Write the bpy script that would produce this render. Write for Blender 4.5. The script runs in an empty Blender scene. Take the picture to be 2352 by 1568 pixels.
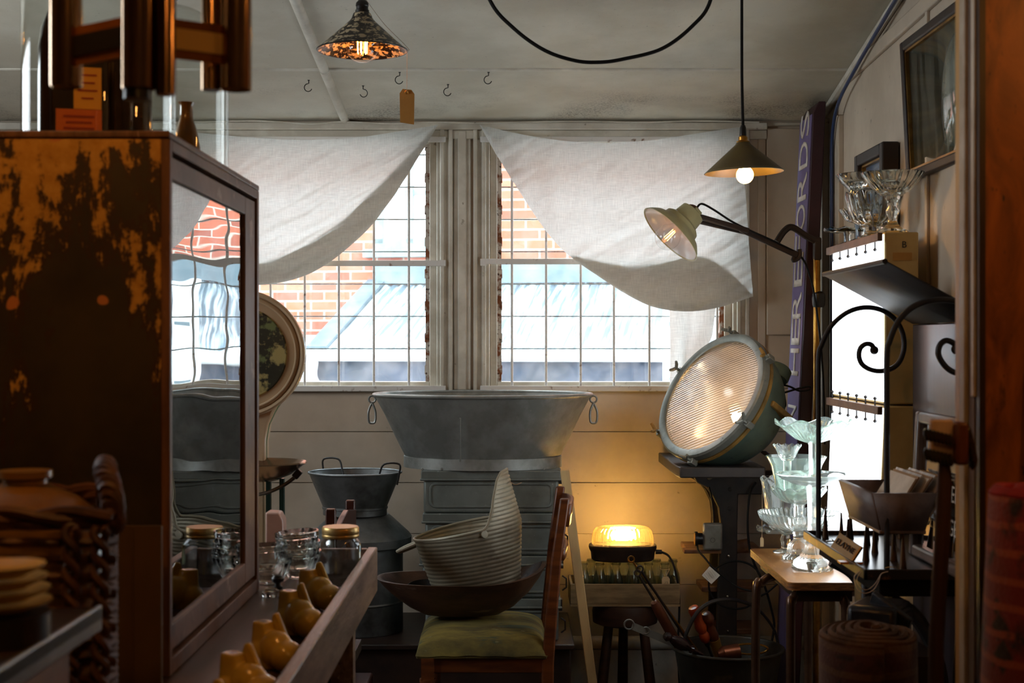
import bpy, bmesh, math, random
from mathutils import Vector, Matrix, Euler, noise
random.seed(7)
S = bpy.context.scene
COL = S.collection
PI = math.pi; sin = math.sin; cos = math.cos
F = 3267.0; EYE = 1.45; FLOOR = 0.08
def P(px, py, d): return Vector(((px-1176)*d/F, d, EYE-(py-784)*d/F))
def X(px, d): return (px-1176)*d/F
def Z(py, d): return EYE-(py-784)*d/F
def wallx(y): return 1.17-.035*(5.4-y)
def ceilz(y): return 2.286+.128*(5.4-y)
def ceil_d(py): return 1.527/((784-py)/F+.128)
def lin(c):
    return tuple(((v/255)/12.92 if v/255 <= .04045 else ((v/255+.055)/1.055)**2.4) for v in c)+(1,)
# ---------------------------------------------------------------- mesh builder
def rot_to(ax, up='Y'): return Vector(ax).normalized().to_track_quat('Z', up).to_matrix()
def smooth_path(pts, n=8):
    pts = [Vector(p) for p in pts]; out = []
    for i in range(len(pts)-1):
        p0 = pts[max(i-1, 0)]; p1 = pts[i]; p2 = pts[i+1]; p3 = pts[min(i+2, len(pts)-1)]
        for k in range(n):
            t = k/n
            out.append(.5*((2*p1)+(p2-p0)*t+(2*p0-5*p1+4*p2-p3)*t*t+(3*p1-p0-3*p2+p3)*t**3))
    out.append(pts[-1]); return out
def lerp_poly(pts, x):
    if x <= pts[0][0]: return pts[0][1]
    for (a, b), (c, d) in zip(pts, pts[1:]):
        if x <= c: return b+(d-b)*((x-a)/(c-a) if c > a else 0)
    return pts[-1][1]
class MB:
    def __init__(s): s.v = []; s.f = []
    def add(s, vs, fs):
        b = len(s.v); s.v += [Vector(v) for v in vs]; s.f += [tuple(b+i for i in f) for f in fs]; return s
    def box(s, x0, x1, y0, y1, z0, z1):
        return s.add([(x0,y0,z0),(x1,y0,z0),(x1,y1,z0),(x0,y1,z0),(x0,y0,z1),(x1,y0,z1),(x1,y1,z1),(x0,y1,z1)],
                     [(0,3,2,1),(4,5,6,7),(0,1,5,4),(1,2,6,5),(2,3,7,6),(3,0,4,7)])
    def obox(s, c, size, R=None):
        R = R or Matrix.Identity(3); c = Vector(c); hx, hy, hz = [v/2 for v in size]
        vs = [c+R@Vector((a*hx, b*hy, d*hz)) for d in (-1,1) for a, b in ((-1,-1),(1,-1),(1,1),(-1,1))]
        return s.add(vs, [(0,3,2,1),(4,5,6,7),(0,1,5,4),(1,2,6,5),(2,3,7,6),(3,0,4,7)])
    def bar(s, p, q, w, h, roll=0):
        p = Vector(p); q = Vector(q); R = rot_to(q-p)@Matrix.Rotation(roll, 3, 'Z')
        return s.obox((p+q)/2, (w, h, (q-p).length), R)
    def tube(s, pts, r, n=10, closed=False, flat=1):
        pts = [Vector(p) for p in pts]; m = len(pts); rs = r if isinstance(r, (list, tuple)) else [r]*m
        tang = []
        for i in range(m):
            a = pts[(i-1) % m] if closed or i > 0 else pts[i]; b = pts[(i+1) % m] if closed or i < m-1 else pts[i]
            t = b-a; tang.append(t.normalized() if t.length > 1e-9 else Vector((0,0,1)))
        nrm = tang[0].orthogonal().normalized(); vs = []; fs = []
        for i in range(m):
            nrm = (nrm-tang[i]*nrm.dot(tang[i]))
            nrm = nrm.normalized() if nrm.length > 1e-9 else tang[i].orthogonal().normalized()
            bn = tang[i].cross(nrm)
            vs += [pts[i]+(nrm*cos(2*PI*k/n)+bn*sin(2*PI*k/n)*flat)*rs[i] for k in range(n)]
        for i in range(m if closed else m-1):
            j = (i+1) % m
            fs += [(i*n+k, i*n+(k+1) % n, j*n+(k+1) % n, j*n+k) for k in range(n)]
        if not closed: fs += [tuple(range(n))[::-1], tuple((m-1)*n+k for k in range(n))]
        return s.add(vs, fs)
    def lathe(s, prof, c=(0,0,0), R=None, n=32, fr=None, closed=False):
        R = R or Matrix.Identity(3); c = Vector(c); vs = []; rings = []; fs = []
        for r, z in prof:
            if r < 1e-6 and not closed: rings.append([len(vs)]); vs.append(c+R@Vector((0,0,z)))
            else:
                ring = []
                for k in range(n):
                    th = 2*PI*k/n
                    x, y, zz = fr(th, r, z) if fr else (r*cos(th), r*sin(th), z)
                    ring.append(len(vs)); vs.append(c+R@Vector((x, y, zz)))
                rings.append(ring)
        pairs = list(zip(rings, rings[1:]))+([(rings[-1], rings[0])] if closed else [])
        for a, b in pairs:
            if len(a) == 1 and len(b) == 1: continue
            if len(a) == 1: fs += [(a[0], b[k], b[(k+1) % n]) for k in range(n)]
            elif len(b) == 1: fs += [(a[k], a[(k+1) % n], b[0]) for k in range(n)]
            else: fs += [(a[k], a[(k+1) % n], b[(k+1) % n], b[k]) for k in range(n)]
        if not closed:
            if len(rings[0]) > 1: fs.append(tuple(rings[0])[::-1])
            if len(rings[-1]) > 1: fs.append(tuple(rings[-1]))
        return s.add(vs, fs)
    def prism(s, poly, ext):
        n = len(poly); poly = [Vector(p) for p in poly]; ext = Vector(ext)
        return s.add(poly+[p+ext for p in poly], [tuple(range(n))[::-1], tuple(range(n, 2*n))]+[(i, (i+1) % n, n+(i+1) % n, n+i) for i in range(n)])
    def grid(s, nu, nv, fn, wrap=False):
        vs = [fn(i/nu, j/nv) for j in range(nv+1) for i in range(nu+(0 if wrap else 1))]; w = nu if wrap else nu+1
        fs = [(j*w+i, j*w+(i+1) % w, (j+1)*w+(i+1) % w, (j+1)*w+i) for j in range(nv) for i in range(nu)]
        return s.add(vs, fs)
    def xf(s, M):
        s.v = [M@v for v in s.v]; return s
def link(me, name, mat, parent=None, sharp=35):
    o = bpy.data.objects.new(name, me); COL.objects.link(o)
    if mat: me.materials.append(mat)
    if parent is not None: o.parent = parent
    return o
def mesh(mb, name, off, sharp=35, normals=True):
    me = bpy.data.meshes.new(name); me.from_pydata([v-off for v in mb.v], [], mb.f)
    if normals:
        bm = bmesh.new(); bm.from_mesh(me); bmesh.ops.recalc_face_normals(bm, faces=bm.faces); bm.to_mesh(me); bm.free()
    me.polygons.foreach_set('use_smooth', [True]*len(me.polygons)); me.set_sharp_from_angle(angle=math.radians(sharp)); me.update()
    return me
def bevel(o, w, seg=2):
    m = o.modifiers.new('bevel', 'BEVEL'); m.width = w; m.segments = seg; m.limit_method = 'ANGLE'; m.angle_limit = math.radians(40); return o
def solid(o, t, off=0):
    m = o.modifiers.new('solid', 'SOLIDIFY'); m.thickness = t; m.offset = off; return o
def tag(o, label, cat, group=None):
    o['label'] = label; o['category'] = cat
    if group: o['group'] = group
    return o
def thing(name, label, cat, loc=(0,0,0), group=None, rz=0):
    o = bpy.data.objects.new(name, None); COL.objects.link(o); o.location = loc; o.rotation_euler = (0,0,rz); o.empty_display_size = .05
    return tag(o, label, cat, group)
def part(mb, name, mat, root, parent=None, bev=0, sharp=35, raw=False, label=None, normals=True):
    off = Vector((0,0,0)) if raw else Vector(root.location)
    o = link(mesh(mb, name, off, sharp, normals), name, mat, parent or root)
    if bev: bevel(o, bev)
    if label: o['label'] = label
    return o
def solo(mb, name, mat, label, cat, group=None, bev=0, sharp=35, normals=True):
    xs = [v.x for v in mb.v]; ys = [v.y for v in mb.v]; zs = [v.z for v in mb.v]
    off = Vector(((min(xs)+max(xs))/2, (min(ys)+max(ys))/2, min(zs)))
    o = link(mesh(mb, name, off, sharp, normals), name, mat); o.location = off; tag(o, label, cat, group)
    if bev: bevel(o, bev)
    return o
def struct(mb, name, mat, bev=0, sharp=35):
    o = link(mesh(mb, name, Vector((0,0,0)), sharp), name, mat); o['kind'] = 'structure'
    if bev: bevel(o, bev)
    return o
def dup(root, loc, rz=None, label=None, group=None, scale=None):
    r = root.copy(); COL.objects.link(r); r.location = loc
    if rz is not None: r.rotation_euler = (0,0,rz)
    if scale: r.scale = (scale,)*3
    if label: r['label'] = label
    if group: r['group'] = group
    for ch in list(root.children):
        c = ch.copy(); COL.objects.link(c); c.parent = r
        for g in list(ch.children):
            d = g.copy(); COL.objects.link(d); d.parent = c
    return r
def text_mb(body, size, ext, R, loc, align='CENTER', sx=1):
    cu = bpy.data.curves.new('t', 'FONT'); cu.body = body; cu.size = size; cu.extrude = ext; cu.align_x = align; cu.align_y = 'CENTER'; cu.resolution_u = 3
    o = bpy.data.objects.new('t', cu); COL.objects.link(o)
    dg = bpy.context.evaluated_depsgraph_get(); me = bpy.data.meshes.new_from_object(o.evaluated_get(dg))
    mb = MB().add([Vector(loc)+R@Vector((v.co.x*sx, v.co.y, v.co.z)) for v in me.vertices], [tuple(p.vertices) for p in me.polygons])
    bpy.data.objects.remove(o); bpy.data.meshes.remove(me); bpy.data.curves.remove(cu)
    return mb
# ---------------------------------------------------------------- materials
def newmat(name):
    m = bpy.data.materials.new(name); m.use_nodes = True; nt = m.node_tree; nt.nodes.clear()
    out = nt.nodes.new('ShaderNodeOutputMaterial'); return m, nt, out
def nd(nt, t, **kw):
    n = nt.nodes.new(t)
    for k, v in kw.items(): setattr(n, k, v)
    return n
def coords(nt, stretch=None):
    tc = nd(nt, 'ShaderNodeTexCoord'); mp = nd(nt, 'ShaderNodeMapping'); nt.links.new(tc.outputs['Object'], mp.inputs['Vector'])
    if stretch: mp.inputs['Scale'].default_value = stretch
    return mp.outputs['Vector']
def nz(nt, vec, sc, det=5, rough=.6, dist=0):
    n = nd(nt, 'ShaderNodeTexNoise'); nt.links.new(vec, n.inputs['Vector']); n.inputs['Scale'].default_value = sc
    n.inputs['Detail'].default_value = det; n.inputs['Roughness'].default_value = rough; n.inputs['Distortion'].default_value = dist
    return n.outputs['Fac']
def ramp(nt, fac, lo, hi):
    r = nd(nt, 'ShaderNodeMapRange'); r.inputs['From Min'].default_value = lo; r.inputs['From Max'].default_value = hi
    nt.links.new(fac, r.inputs['Value']); return r.outputs['Result']
def mixc(nt, fac, a, b):
    m = nd(nt, 'ShaderNodeMix', data_type='RGBA')
    if isinstance(fac, (int, float)): m.inputs['Factor'].default_value = fac
    else: nt.links.new(fac, m.inputs['Factor'])
    for sock, v in ((m.inputs['A'], a), (m.inputs['B'], b)):
        if isinstance(v, tuple): sock.default_value = v
        else: nt.links.new(v, sock)
    return m.outputs['Result']
def M(name, a, b=None, sc=6, lo=.4, hi=.6, rough=.6, metal=0, bump=0, bsc=60, st=None, spots=None, det=5, spec=.5, coat=0, dist=0, rough2=None):
    m, nt, out = newmat(name); bs = nd(nt, 'ShaderNodeBsdfPrincipled'); nt.links.new(bs.outputs[0], out.inputs[0])
    vec = coords(nt, st); col = lin(a)
    if b:
        f = ramp(nt, nz(nt, vec, sc, det, .6, dist), lo, hi); col = mixc(nt, f, lin(a), lin(b))
        if rough2 is not None:
            mr = nd(nt, 'ShaderNodeMapRange'); nt.links.new(f, mr.inputs['Value']); mr.inputs['To Min'].default_value = rough; mr.inputs['To Max'].default_value = rough2
            nt.links.new(mr.outputs['Result'], bs.inputs['Roughness'])
    for sp in (spots or []):
        c, ssc, slo, shi = sp; col = mixc(nt, ramp(nt, nz(nt, vec, ssc, 4), slo, shi), col, lin(c))
    if isinstance(col, tuple): bs.inputs['Base Color'].default_value = col
    else: nt.links.new(col, bs.inputs['Base Color'])
    if rough2 is None or not b: bs.inputs['Roughness'].default_value = rough
    bs.inputs['Metallic'].default_value = metal; bs.inputs['Specular IOR Level'].default_value = spec; bs.inputs['Coat Weight'].default_value = coat
    bs.inputs['Coat Roughness'].default_value = .15
    if bump:
        bp = nd(nt, 'ShaderNodeBump'); bp.inputs['Strength'].default_value = bump; bp.inputs['Distance'].default_value = .004
        nt.links.new(nz(nt, vec, bsc, 4), bp.inputs['Height']); nt.links.new(bp.outputs[0], bs.inputs['Normal'])
    return m
def EM(name, c, s):
    m, nt, out = newmat(name); e = nd(nt, 'ShaderNodeEmission'); e.inputs[0].default_value = lin(c); e.inputs[1].default_value = s
    nt.links.new(e.outputs[0], out.inputs[0]); return m
def GL(name, c=(255,255,255), rough=0, ior=1.48):
    m, nt, out = newmat(name); g = nd(nt, 'ShaderNodeBsdfGlass'); g.inputs['Color'].default_value = lin(c); g.inputs['Roughness'].default_value = rough
    g.inputs['IOR'].default_value = ior; nt.links.new(g.outputs[0], out.inputs[0]); return m
def THIN(name, c=(255,255,255), k=1.0, base=0.0, rough=0, dirt=0, wob=0, dirtcol=(235,240,245)):
    m, nt, out = newmat(name); t = nd(nt, 'ShaderNodeBsdfTransparent'); t.inputs[0].default_value = lin(c)
    g = nd(nt, 'ShaderNodeBsdfGlossy'); g.inputs['Roughness'].default_value = rough
    fr = nd(nt, 'ShaderNodeLayerWeight'); fr.inputs['Blend'].default_value = .5; pw = nd(nt, 'ShaderNodeMath', operation='POWER'); nt.links.new(fr.outputs['Facing'], pw.inputs[0]); pw.inputs[1].default_value = 4.5
    ma = nd(nt, 'ShaderNodeMath', operation='MULTIPLY_ADD', use_clamp=True); nt.links.new(pw.outputs[0], ma.inputs[0]); ma.inputs[1].default_value = .9*k; ma.inputs[2].default_value = base+.04
    mx = nd(nt, 'ShaderNodeMixShader'); nt.links.new(ma.outputs[0], mx.inputs[0]); nt.links.new(t.outputs[0], mx.inputs[1]); nt.links.new(g.outputs[0], mx.inputs[2])
    sh = mx.outputs[0]
    if wob:
        bp = nd(nt, 'ShaderNodeBump'); bp.inputs['Strength'].default_value = wob; bp.inputs['Distance'].default_value = .01
        nt.links.new(nz(nt, coords(nt, (1,1.2,9)), 1.4, 1), bp.inputs['Height']); nt.links.new(bp.outputs[0], g.inputs['Normal'])
    if dirt:
        d = nd(nt, 'ShaderNodeBsdfTranslucent'); d.inputs[0].default_value = lin(dirtcol)
        d2 = nd(nt, 'ShaderNodeMixShader'); v = coords(nt)
        f = nd(nt, 'ShaderNodeMath', operation='MULTIPLY', use_clamp=True); nt.links.new(ramp(nt, nz(nt, v, 9, 8, .75), .35, .75), f.inputs[0]); f.inputs[1].default_value = dirt
        nt.links.new(f.outputs[0], d2.inputs[0]); nt.links.new(sh, d2.inputs[1]); nt.links.new(d.outputs[0], d2.inputs[2]); sh = d2.outputs[0]
    nt.links.new(sh, out.inputs[0]); return m
def CLOTH(name, c, tr=.5):
    m, nt, out = newmat(name); d = nd(nt, 'ShaderNodeBsdfDiffuse'); t = nd(nt, 'ShaderNodeBsdfTranslucent')
    v1 = coords(nt, (3,1,60)); v2 = coords(nt, (60,1,3))
    f = mixc(nt, .5, lin((0,0,0)), lin((255,255,255)))
    a = ramp(nt, nz(nt, v1, 7, 4), .35, .65); b = ramp(nt, nz(nt, v2, 7, 4), .35, .65)
    mu = nd(nt, 'ShaderNodeMath', operation='ADD'); nt.links.new(a, mu.inputs[0]); nt.links.new(b, mu.inputs[1])
    hf = nd(nt, 'ShaderNodeMath', operation='MULTIPLY'); nt.links.new(mu.outputs[0], hf.inputs[0]); hf.inputs[1].default_value = .5
    col = mixc(nt, hf.outputs[0], lin(tuple(int(x*.86) for x in c)), lin(c))
    nt.links.new(col, d.inputs[0]); nt.links.new(col, t.inputs[0])
    bp = nd(nt, 'ShaderNodeBump'); bp.inputs['Strength'].default_value = .25; bp.inputs['Distance'].default_value = .002
    nt.links.new(hf.outputs[0], bp.inputs['Height']); nt.links.new(bp.outputs[0], d.inputs['Normal'])
    mx = nd(nt, 'ShaderNodeMixShader'); mx.inputs[0].default_value = tr
    nt.links.new(d.outputs[0], mx.inputs[1]); nt.links.new(t.outputs[0], mx.inputs[2]); nt.links.new(mx.outputs[0], out.inputs[0]); return m

m_ceil = M('ceiling_paint', (206,200,184), (188,180,162), sc=2.2, rough=.62, bump=.15, spots=[((120,112,98), 90, .66, .8)])
m_wall = M('wall_paint', (202,186,166), (184,168,148), sc=3, rough=.55, bump=.12, bsc=30, spots=[((120,108,92), 26, .70, .78)])
m_trim = M('trim_paint', (208,202,188), (184,176,160), sc=7, rough=.5, bump=.15, spots=[((130,118,100), 30, .68, .76)])
m_bar = M('bar_paint', (214,210,204), (120,82,56), sc=38, lo=.60, hi=.72, rough=.6)
m_rust = M('rusty_paint', (196,188,178), (124,70,36), sc=22, lo=.46, hi=.56, rough=.8, spots=[((60,34,20), 60, .6, .66)])
m_floor = M('floor_boards', (70,52,38), (44,32,24), sc=4, st=(8,1,1), rough=.6)
m_darkwood = M('dark_wood', (48,30,20), (26,16,11), sc=6, st=(1,8,1), rough=.45, bump=.1)
m_blackiron = M('black_iron', (26,24,25), (42,37,34), sc=14, rough=.5, metal=.15, bump=.1)
m_galv = M('galvanised', (152,154,150), (124,125,120), sc=9, rough=.42, metal=.65, bump=.05, spots=[((100,92,82), 5, .60, .78), ((150,150,142), 45, .66, .74)], rough2=.55)
m_galvdk = M('galvanised_dark', (128,131,132), (102,104,102), sc=8, rough=.4, metal=.75, bump=.05, spots=[((40,36,32), 5, .58, .75)], rough2=.5)
m_trunk = M('grey_metal_paint', (112,117,112), (98,102,96), sc=10, rough=.5, metal=.3, spots=[((140,142,138), 60, .66, .72), ((70,66,58), 6, .64, .78)])
m_corr = M('scuttle_metal', (158,152,132), (132,122,102), sc=6, rough=.5, metal=.35, spots=[((96,80,60), 9, .6, .74)])
m_blackcable = M('black_rubber', (18,16,15), rough=.65, spec=.25)
m_brass = M('aged_brass', (190,140,60), (140,96,40), sc=12, rough=.35, metal=.9)
m_chrome = M('steel', (175,172,165), (150,146,138), sc=20, rough=.25, metal=1)
m_glass = GL('clear_glass', (254,255,254))
m_glassg = GL('greenish_glass', (248,255,251))
m_bulb = THIN('bulb_glass', k=1.0, base=.02)
# ================================================================ SETTING
D = 5.4
W2 = (X(1125, D), X(1682, D)); W1 = (X(448, D), X(1003, D)); WZ = (Z(890, D), Z(318, D))
LX = -2.6; RX = 2.0; YB = -1.8
struct(MB().box(LX-.1, RX+.1, YB, D+.12, FLOOR-.1, FLOOR), 'floor', m_floor)
# sloping ceiling slab
mb = MB(); y0, y1 = YB-.1, D+.12
mb.prism([(LX-.1, y0, ceilz(y0)), (LX-.1, y1, ceilz(y1)), (LX-.1, y1, ceilz(y1)+.1), (LX-.1, y0, ceilz(y0)+.1)], (RX-LX+.2, 0, 0))
o = struct(mb, 'ceiling', m_ceil)
# mould staining on the ceiling by the window wall
def stain(mat, c, y_lo, y_hi):
    nt = mat.node_tree; bs = [n for n in nt.nodes if n.type == 'BSDF_PRINCIPLED'][0]; src = bs.inputs['Base Color'].links[0].from_socket
    tc = nd(nt, 'ShaderNodeTexCoord'); sp = nd(nt, 'ShaderNodeSeparateXYZ'); nt.links.new(tc.outputs['Object'], sp.inputs[0])
    a = ramp(nt, sp.outputs[1], y_lo, y_hi); b = ramp(nt, nz(nt, tc.outputs['Object'], 2.6, 3), .48, .66); s2 = ramp(nt, nz(nt, tc.outputs['Object'], 130, 3, .7), .45, .62)
    m1 = nd(nt, 'ShaderNodeMath', operation='MULTIPLY'); nt.links.new(a, m1.inputs[0]); nt.links.new(b, m1.inputs[1])
    m2 = nd(nt, 'ShaderNodeMath', operation='MULTIPLY_ADD'); nt.links.new(s2, m2.inputs[0]); m2.inputs[1].default_value = .75; m2.inputs[2].default_value = .25
    m3 = nd(nt, 'ShaderNodeMath', operation='MULTIPLY', use_clamp=True); nt.links.new(m1.outputs[0], m3.inputs[0]); nt.links.new(m2.outputs[0], m3.inputs[1])
    nt.links.new(mixc(nt, m3.outputs[0], src, lin(c)), bs.inputs['Base Color'])
stain(m_ceil, (112,102,90), 4.9, 5.25)
# back wall: lapped boards below the windows, plain above and between
mb = MB()
zs = [FLOOR]+[Z(p, D) for p in (1460, 1342, 1225, 1108, 991)]+[WZ[0]-.012]
for a, b in zip(zs, zs[1:]): mb.box(LX, 1.19, D, D+.02, a+.0015, b-.0015)
mb.box(LX, 1.19, D+.012, D+.12, FLOOR, WZ[0]-.0)
mb.box(LX, 1.19, D, D+.12, WZ[1], 2.36)
for a, b in ((LX, W1[0]), (W1[1], W2[0]), (W2[1], 1.19)): mb.box(a, b, D, D+.12, WZ[0], WZ[1])
struct(mb, 'wall_back', m_wall)
mb = MB(); mb.prism([(wallx(2.3), 2.3, FLOOR), (wallx(5.42), 5.42, FLOOR), (wallx(5.42)+.1, 5.42, FLOOR), (wallx(2.3)+.1, 2.3, FLOOR)], (0, 0, 2.9))
struct(mb, 'wall_right', m_wall)
m_wallf = M('front_room_paint', (150,128,98), (132,110,84), sc=3, rough=.7)
LW = (2.75, 4.1, 1.62, 2.42)   # unseen side window, added to the left wall to let in more daylight
mb = MB().box(LX-.1, LX, YB, LW[0], FLOOR, 3.4).box(LX-.1, LX, LW[1], D+.12, FLOOR, 3.4).box(LX-.1, LX, LW[0], LW[1], FLOOR, LW[2]).box(LX-.1, LX, LW[0], LW[1], LW[3], 3.4)
struct(mb, 'wall_left', m_wallf)
mb = MB()
for a, b, c_, d_ in ((LW[0], LW[0]+.05, LW[2], LW[3]), (LW[1]-.05, LW[1], LW[2], LW[3]), (LW[0], LW[1], LW[2], LW[2]+.05), (LW[0], LW[1], LW[3]-.05, LW[3]), (3.40, 3.46, LW[2], LW[3])): mb.box(LX-.09, LX-.03, a, b, c_, d_)
struct(mb, 'window_added', m_trim)
struct(MB().box(LX-.1, RX+.1, YB-.1, YB, FLOOR, 3.4), 'wall_front', m_wallf)
struct(MB().box(RX, RX+.1, YB, 2.4, FLOOR, 3.4), 'wall_shop', m_wallf)
# partition with doorway jamb on the right
m_panel = M('knotty_panel', (150,84,22), (84,40,10), sc=5, st=(3,1,1), rough=.5, dist=1.2, lo=.35, hi=.7, spots=[((40,18,8), 7, .66, .72), ((40,20,8), 30, .64, .7)], bump=.08)
PX = .7316
struct(MB().box(.744, RX, 2.235, 2.247, FLOOR, 3.4).box(.80, RX, 2.247, 2.35, FLOOR, 3.4), 'wall_partition', m_panel)
m_yjamb = M('yellow_lit_jamb', (206,160,92), (190,142,76), sc=5, rough=.45)  # yellow light on the jamb edge is put into this colour
m_wjamb = M('white_jamb', (206,196,180), (176,160,138), sc=9, rough=.5, spots=[((110,80,50), 30, .68, .74)])
m_bjamb = M('bare_jamb', (118,100,88), (96,76,62), sc=6, st=(4,4,.5), rough=.6)
struct(MB().box(PX, .7995, 2.3235, 2.35, FLOOR, 3.3), 'trim_1', m_yjamb, bev=.003)
struct(MB().box(PX-.002, .7995, 2.295, 2.323, FLOOR, 3.3), 'trim_2', m_wjamb, bev=.003)
struct(MB().box(PX+.004, .7995, 2.2645, 2.2945, FLOOR, 3.3), 'trim_3', m_bjamb)
struct(MB().box(PX-.002, .7995, 2.2475, 2.264, Z(912, 2.25), 3.3), 'trim_4', m_wjamb, bev=.002)
struct(MB().box(PX+.002, .7435, 2.233, 2.2472, FLOOR, 3.3), 'trim_5', m_darkwood)
# ceiling battens
def batten(x0, y0, x1, y1, w, h, name):
    mb = MB(); n = 10; a = Vector((x0, y0, ceilz(y0))); b = Vector((x1, y1, ceilz(y1))); t = (b-a).normalized(); dn = Vector((0,-.127,-.992)); sd = t.cross(dn).normalized()
    prof = [sd*(w/2*cos(PI*k/n))+dn*(h*sin(PI*k/n)) for k in range(n+1)]
    mb.prism([a+p for p in prof], b-a); struct(mb, name, m_trim)
yb = ceil_d(159)
batten(-.632, yb-.006, -.632, -1, .034, .016, 'trim_6'); batten(-.632, D-.002, -.632, yb+.012, .034, .016, 'trim_7')
batten(LX, yb, 1.14, yb, .02, .006, 'trim_8')
# head mould and fittings along the top of the window wall
mb = MB(); zt = Z(283, D); mb.box(LX, X(1760, D), D-.03, D, zt-.028, zt+.0); mb.box(LX, X(1760, D), D-.018, D, zt-.062, zt-.028); mb.box(LX, 1.17, D-.012, D, zt-.012, zt+.004)
struct(mb, 'trim_9', m_trim, bev=.004)
# trim mullion between the two windows and panel to the right
mb = MB(); mb.box(X(1042, D), X(1082, D), D-.012, D, Z(895, D), zt-.03); mb.box(X(1052, D), X(1072, D), D-.02, D-.012, Z(895, D), zt-.03); struct(mb, 'trim_10', m_trim, bev=.004)
struct(MB().box(X(1760, D), X(1850, D), D-.014, D, Z(769, D), Z(296, D)), 'trim_11', m_wall, bev=.004)
mb = MB(); mb.box(X(1740, D), X(1758, D), D-.008, D, Z(1000, D), zt-.03); struct(mb, 'trim_12', m_wall, bev=.003)
mb = MB(); mb.box(LX, 1.15, D-.018, D, FLOOR, Z(1490, D)); mb.tube([(LX, D-.012, Z(1474, D)), (1.15, D-.012, Z(1474, D))], .026, 12); struct(mb, 'baseboard_back', m_trim)
# right wall mouldings
mb = MB()
mb.bar((wallx(2.45)-.006, 2.45, 2.352), (wallx(5.36)-.006, 5.36, 2.352-.0), .045, .016, PI/2); struct(mb, 'trim_13', m_wall, bev=.005)
mb = MB(); mb.box(wallx(3.80)-.009, wallx(3.80), 3.79, 3.81, 1.2, 2.34); mb.box(wallx(3.8)-.009, wallx(3.8), 3.79, 3.81, 2.38, 2.5); struct(mb, 'trim_14', m_wall, bev=.002)
mb = MB(); mb.tube([(wallx(y)-.012, y, ceilz(y)-.014) for y in (5.32, 4.6, 3.6, 2.6)], .014, 8); struct(mb, 'trim_15', m_trim)
mb = MB(); mb.box(wallx(5.33)-.03, wallx(5.33)+.004, 5.22, 5.33, .3, 2.27); mb.box(wallx(5.0)-.02, wallx(5.0)+.0, 4.95, 5.02, .3, 2.24); struct(mb, 'trim_16', m_wall, bev=.003)
# ---------------------------------------------------------------- windows
m_pane = THIN('louvre_glass', (238,244,246), k=.5, dirt=.09)
def window(name, ox, bars, rail_y):
    root = bpy.data.objects.new(name, None); COL.objects.link(root); root.location = ((ox[0]+ox[1])/2, D, WZ[0]); root['kind'] = 'structure'
    a, b = ox; zb, zt_ = WZ
    mb = MB(); w = .062
    for x0, x1 in ((a-w, a-.0), (b+.0, b+w)):
        mb.box(x0, x1, D-.014, D, zb-.02, zt_+.045)
    mb.box(a-w, b+w, D-.014, D, zt_, zt_+.045)
    for x0, x1 in ((a-w, a-w+.016), (a-.03, a-.014), (b+w-.016, b+w), (b+.014, b+.03)): mb.box(x0, x1, D-.026, D-.014, zb-.02, zt_+.045)
    part(mb, 'architrave', m_trim, root, bev=.004)
    mb = MB(); t = .028
    mb.box(a, a+t, D+.012, D+.09, zb, zt_); mb.box(b-t, b, D+.012, D+.09, zb, zt_); mb.box(a+t, b-t, D+.012, D+.09, zb, zb+.022); mb.box(a+t, b-t, D+.012, D+.09, zt_-.02, zt_)
    part(mb, 'window_frame', m_trim, root, bev=.003)
    mb = MB(); g = .016
    for x0, x1 in ((a+t, a+t+g), (b-t-g, b-t)):
        mb.box(x0, x1, D+.03, D+.07, zb+.022, zt_-.02)
        for k in range(9): mb.box(x0-.003, x1+.003, D+.025, D+.045, zb+.05+k*.122, zb+.085+k*.122)
    part(mb, 'louvre_carrier', m_rust, root)
    mb = MB(); hgt = .1237; n = 0; z = zb+.024
    while z < zt_-.03:
        z2 = min(z+hgt, zt_-.021)
        mb.obox(((a+b)/2, D+.05, (z+z2)/2), (b-a-2*t-2*g+.008, .004, z2-z+.006), Matrix.Rotation(math.radians(-5), 3, 'X')); z += hgt
    part(mb, 'louvre_glass', m_pane, root)
    mb = MB(); z = zb+.024+hgt
    while z < zt_-.03:
        mb.box(a+t+g, b-t-g, D+.046, D+.054, z-.002, z+.002); z += hgt
    part(mb, 'blade_edge', M('blade_edge', (176,184,180), (120,100,76), sc=14, lo=.5, hi=.65, rough=.3), root)
    part(MB().box(a-.02, b+.02, D-.03, D+.1, zb-.014, zb+.002), 'window_sill', m_trim, root, bev=.004)
    grille = part(MB().box(a-.035, a-.012, D-.034, D-.026, Z(611, D), Z(598, D)).box(b+.012, b+.035, D-.034, D-.026, Z(611, D), Z(598, D)), 'security_grille', m_bar, root)
    for ry in rail_y:
        part(MB().box(a-.036, b+.036, D-.033, D-.026, Z(ry+7, D), Z(ry-6, D)), 'rail', m_bar, root, grille, bev=.002)
    for bx in bars:
        x = X(bx, D); part(MB().tube([(x, D-.023, Z(897, D)), (x, D-.023, Z(600, D)), (x, D-.023, Z(316, D))], .0048, 8), 'bar', m_bar, root, grille)
    return root
window('window_1', W1, [466, 545, 624, 702, 780, 860, 940], [322, 605, 891])
window('window_2', W2, [1176, 1254, 1333, 1409, 1490, 1568, 1645], [322, 601, 891])
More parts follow.
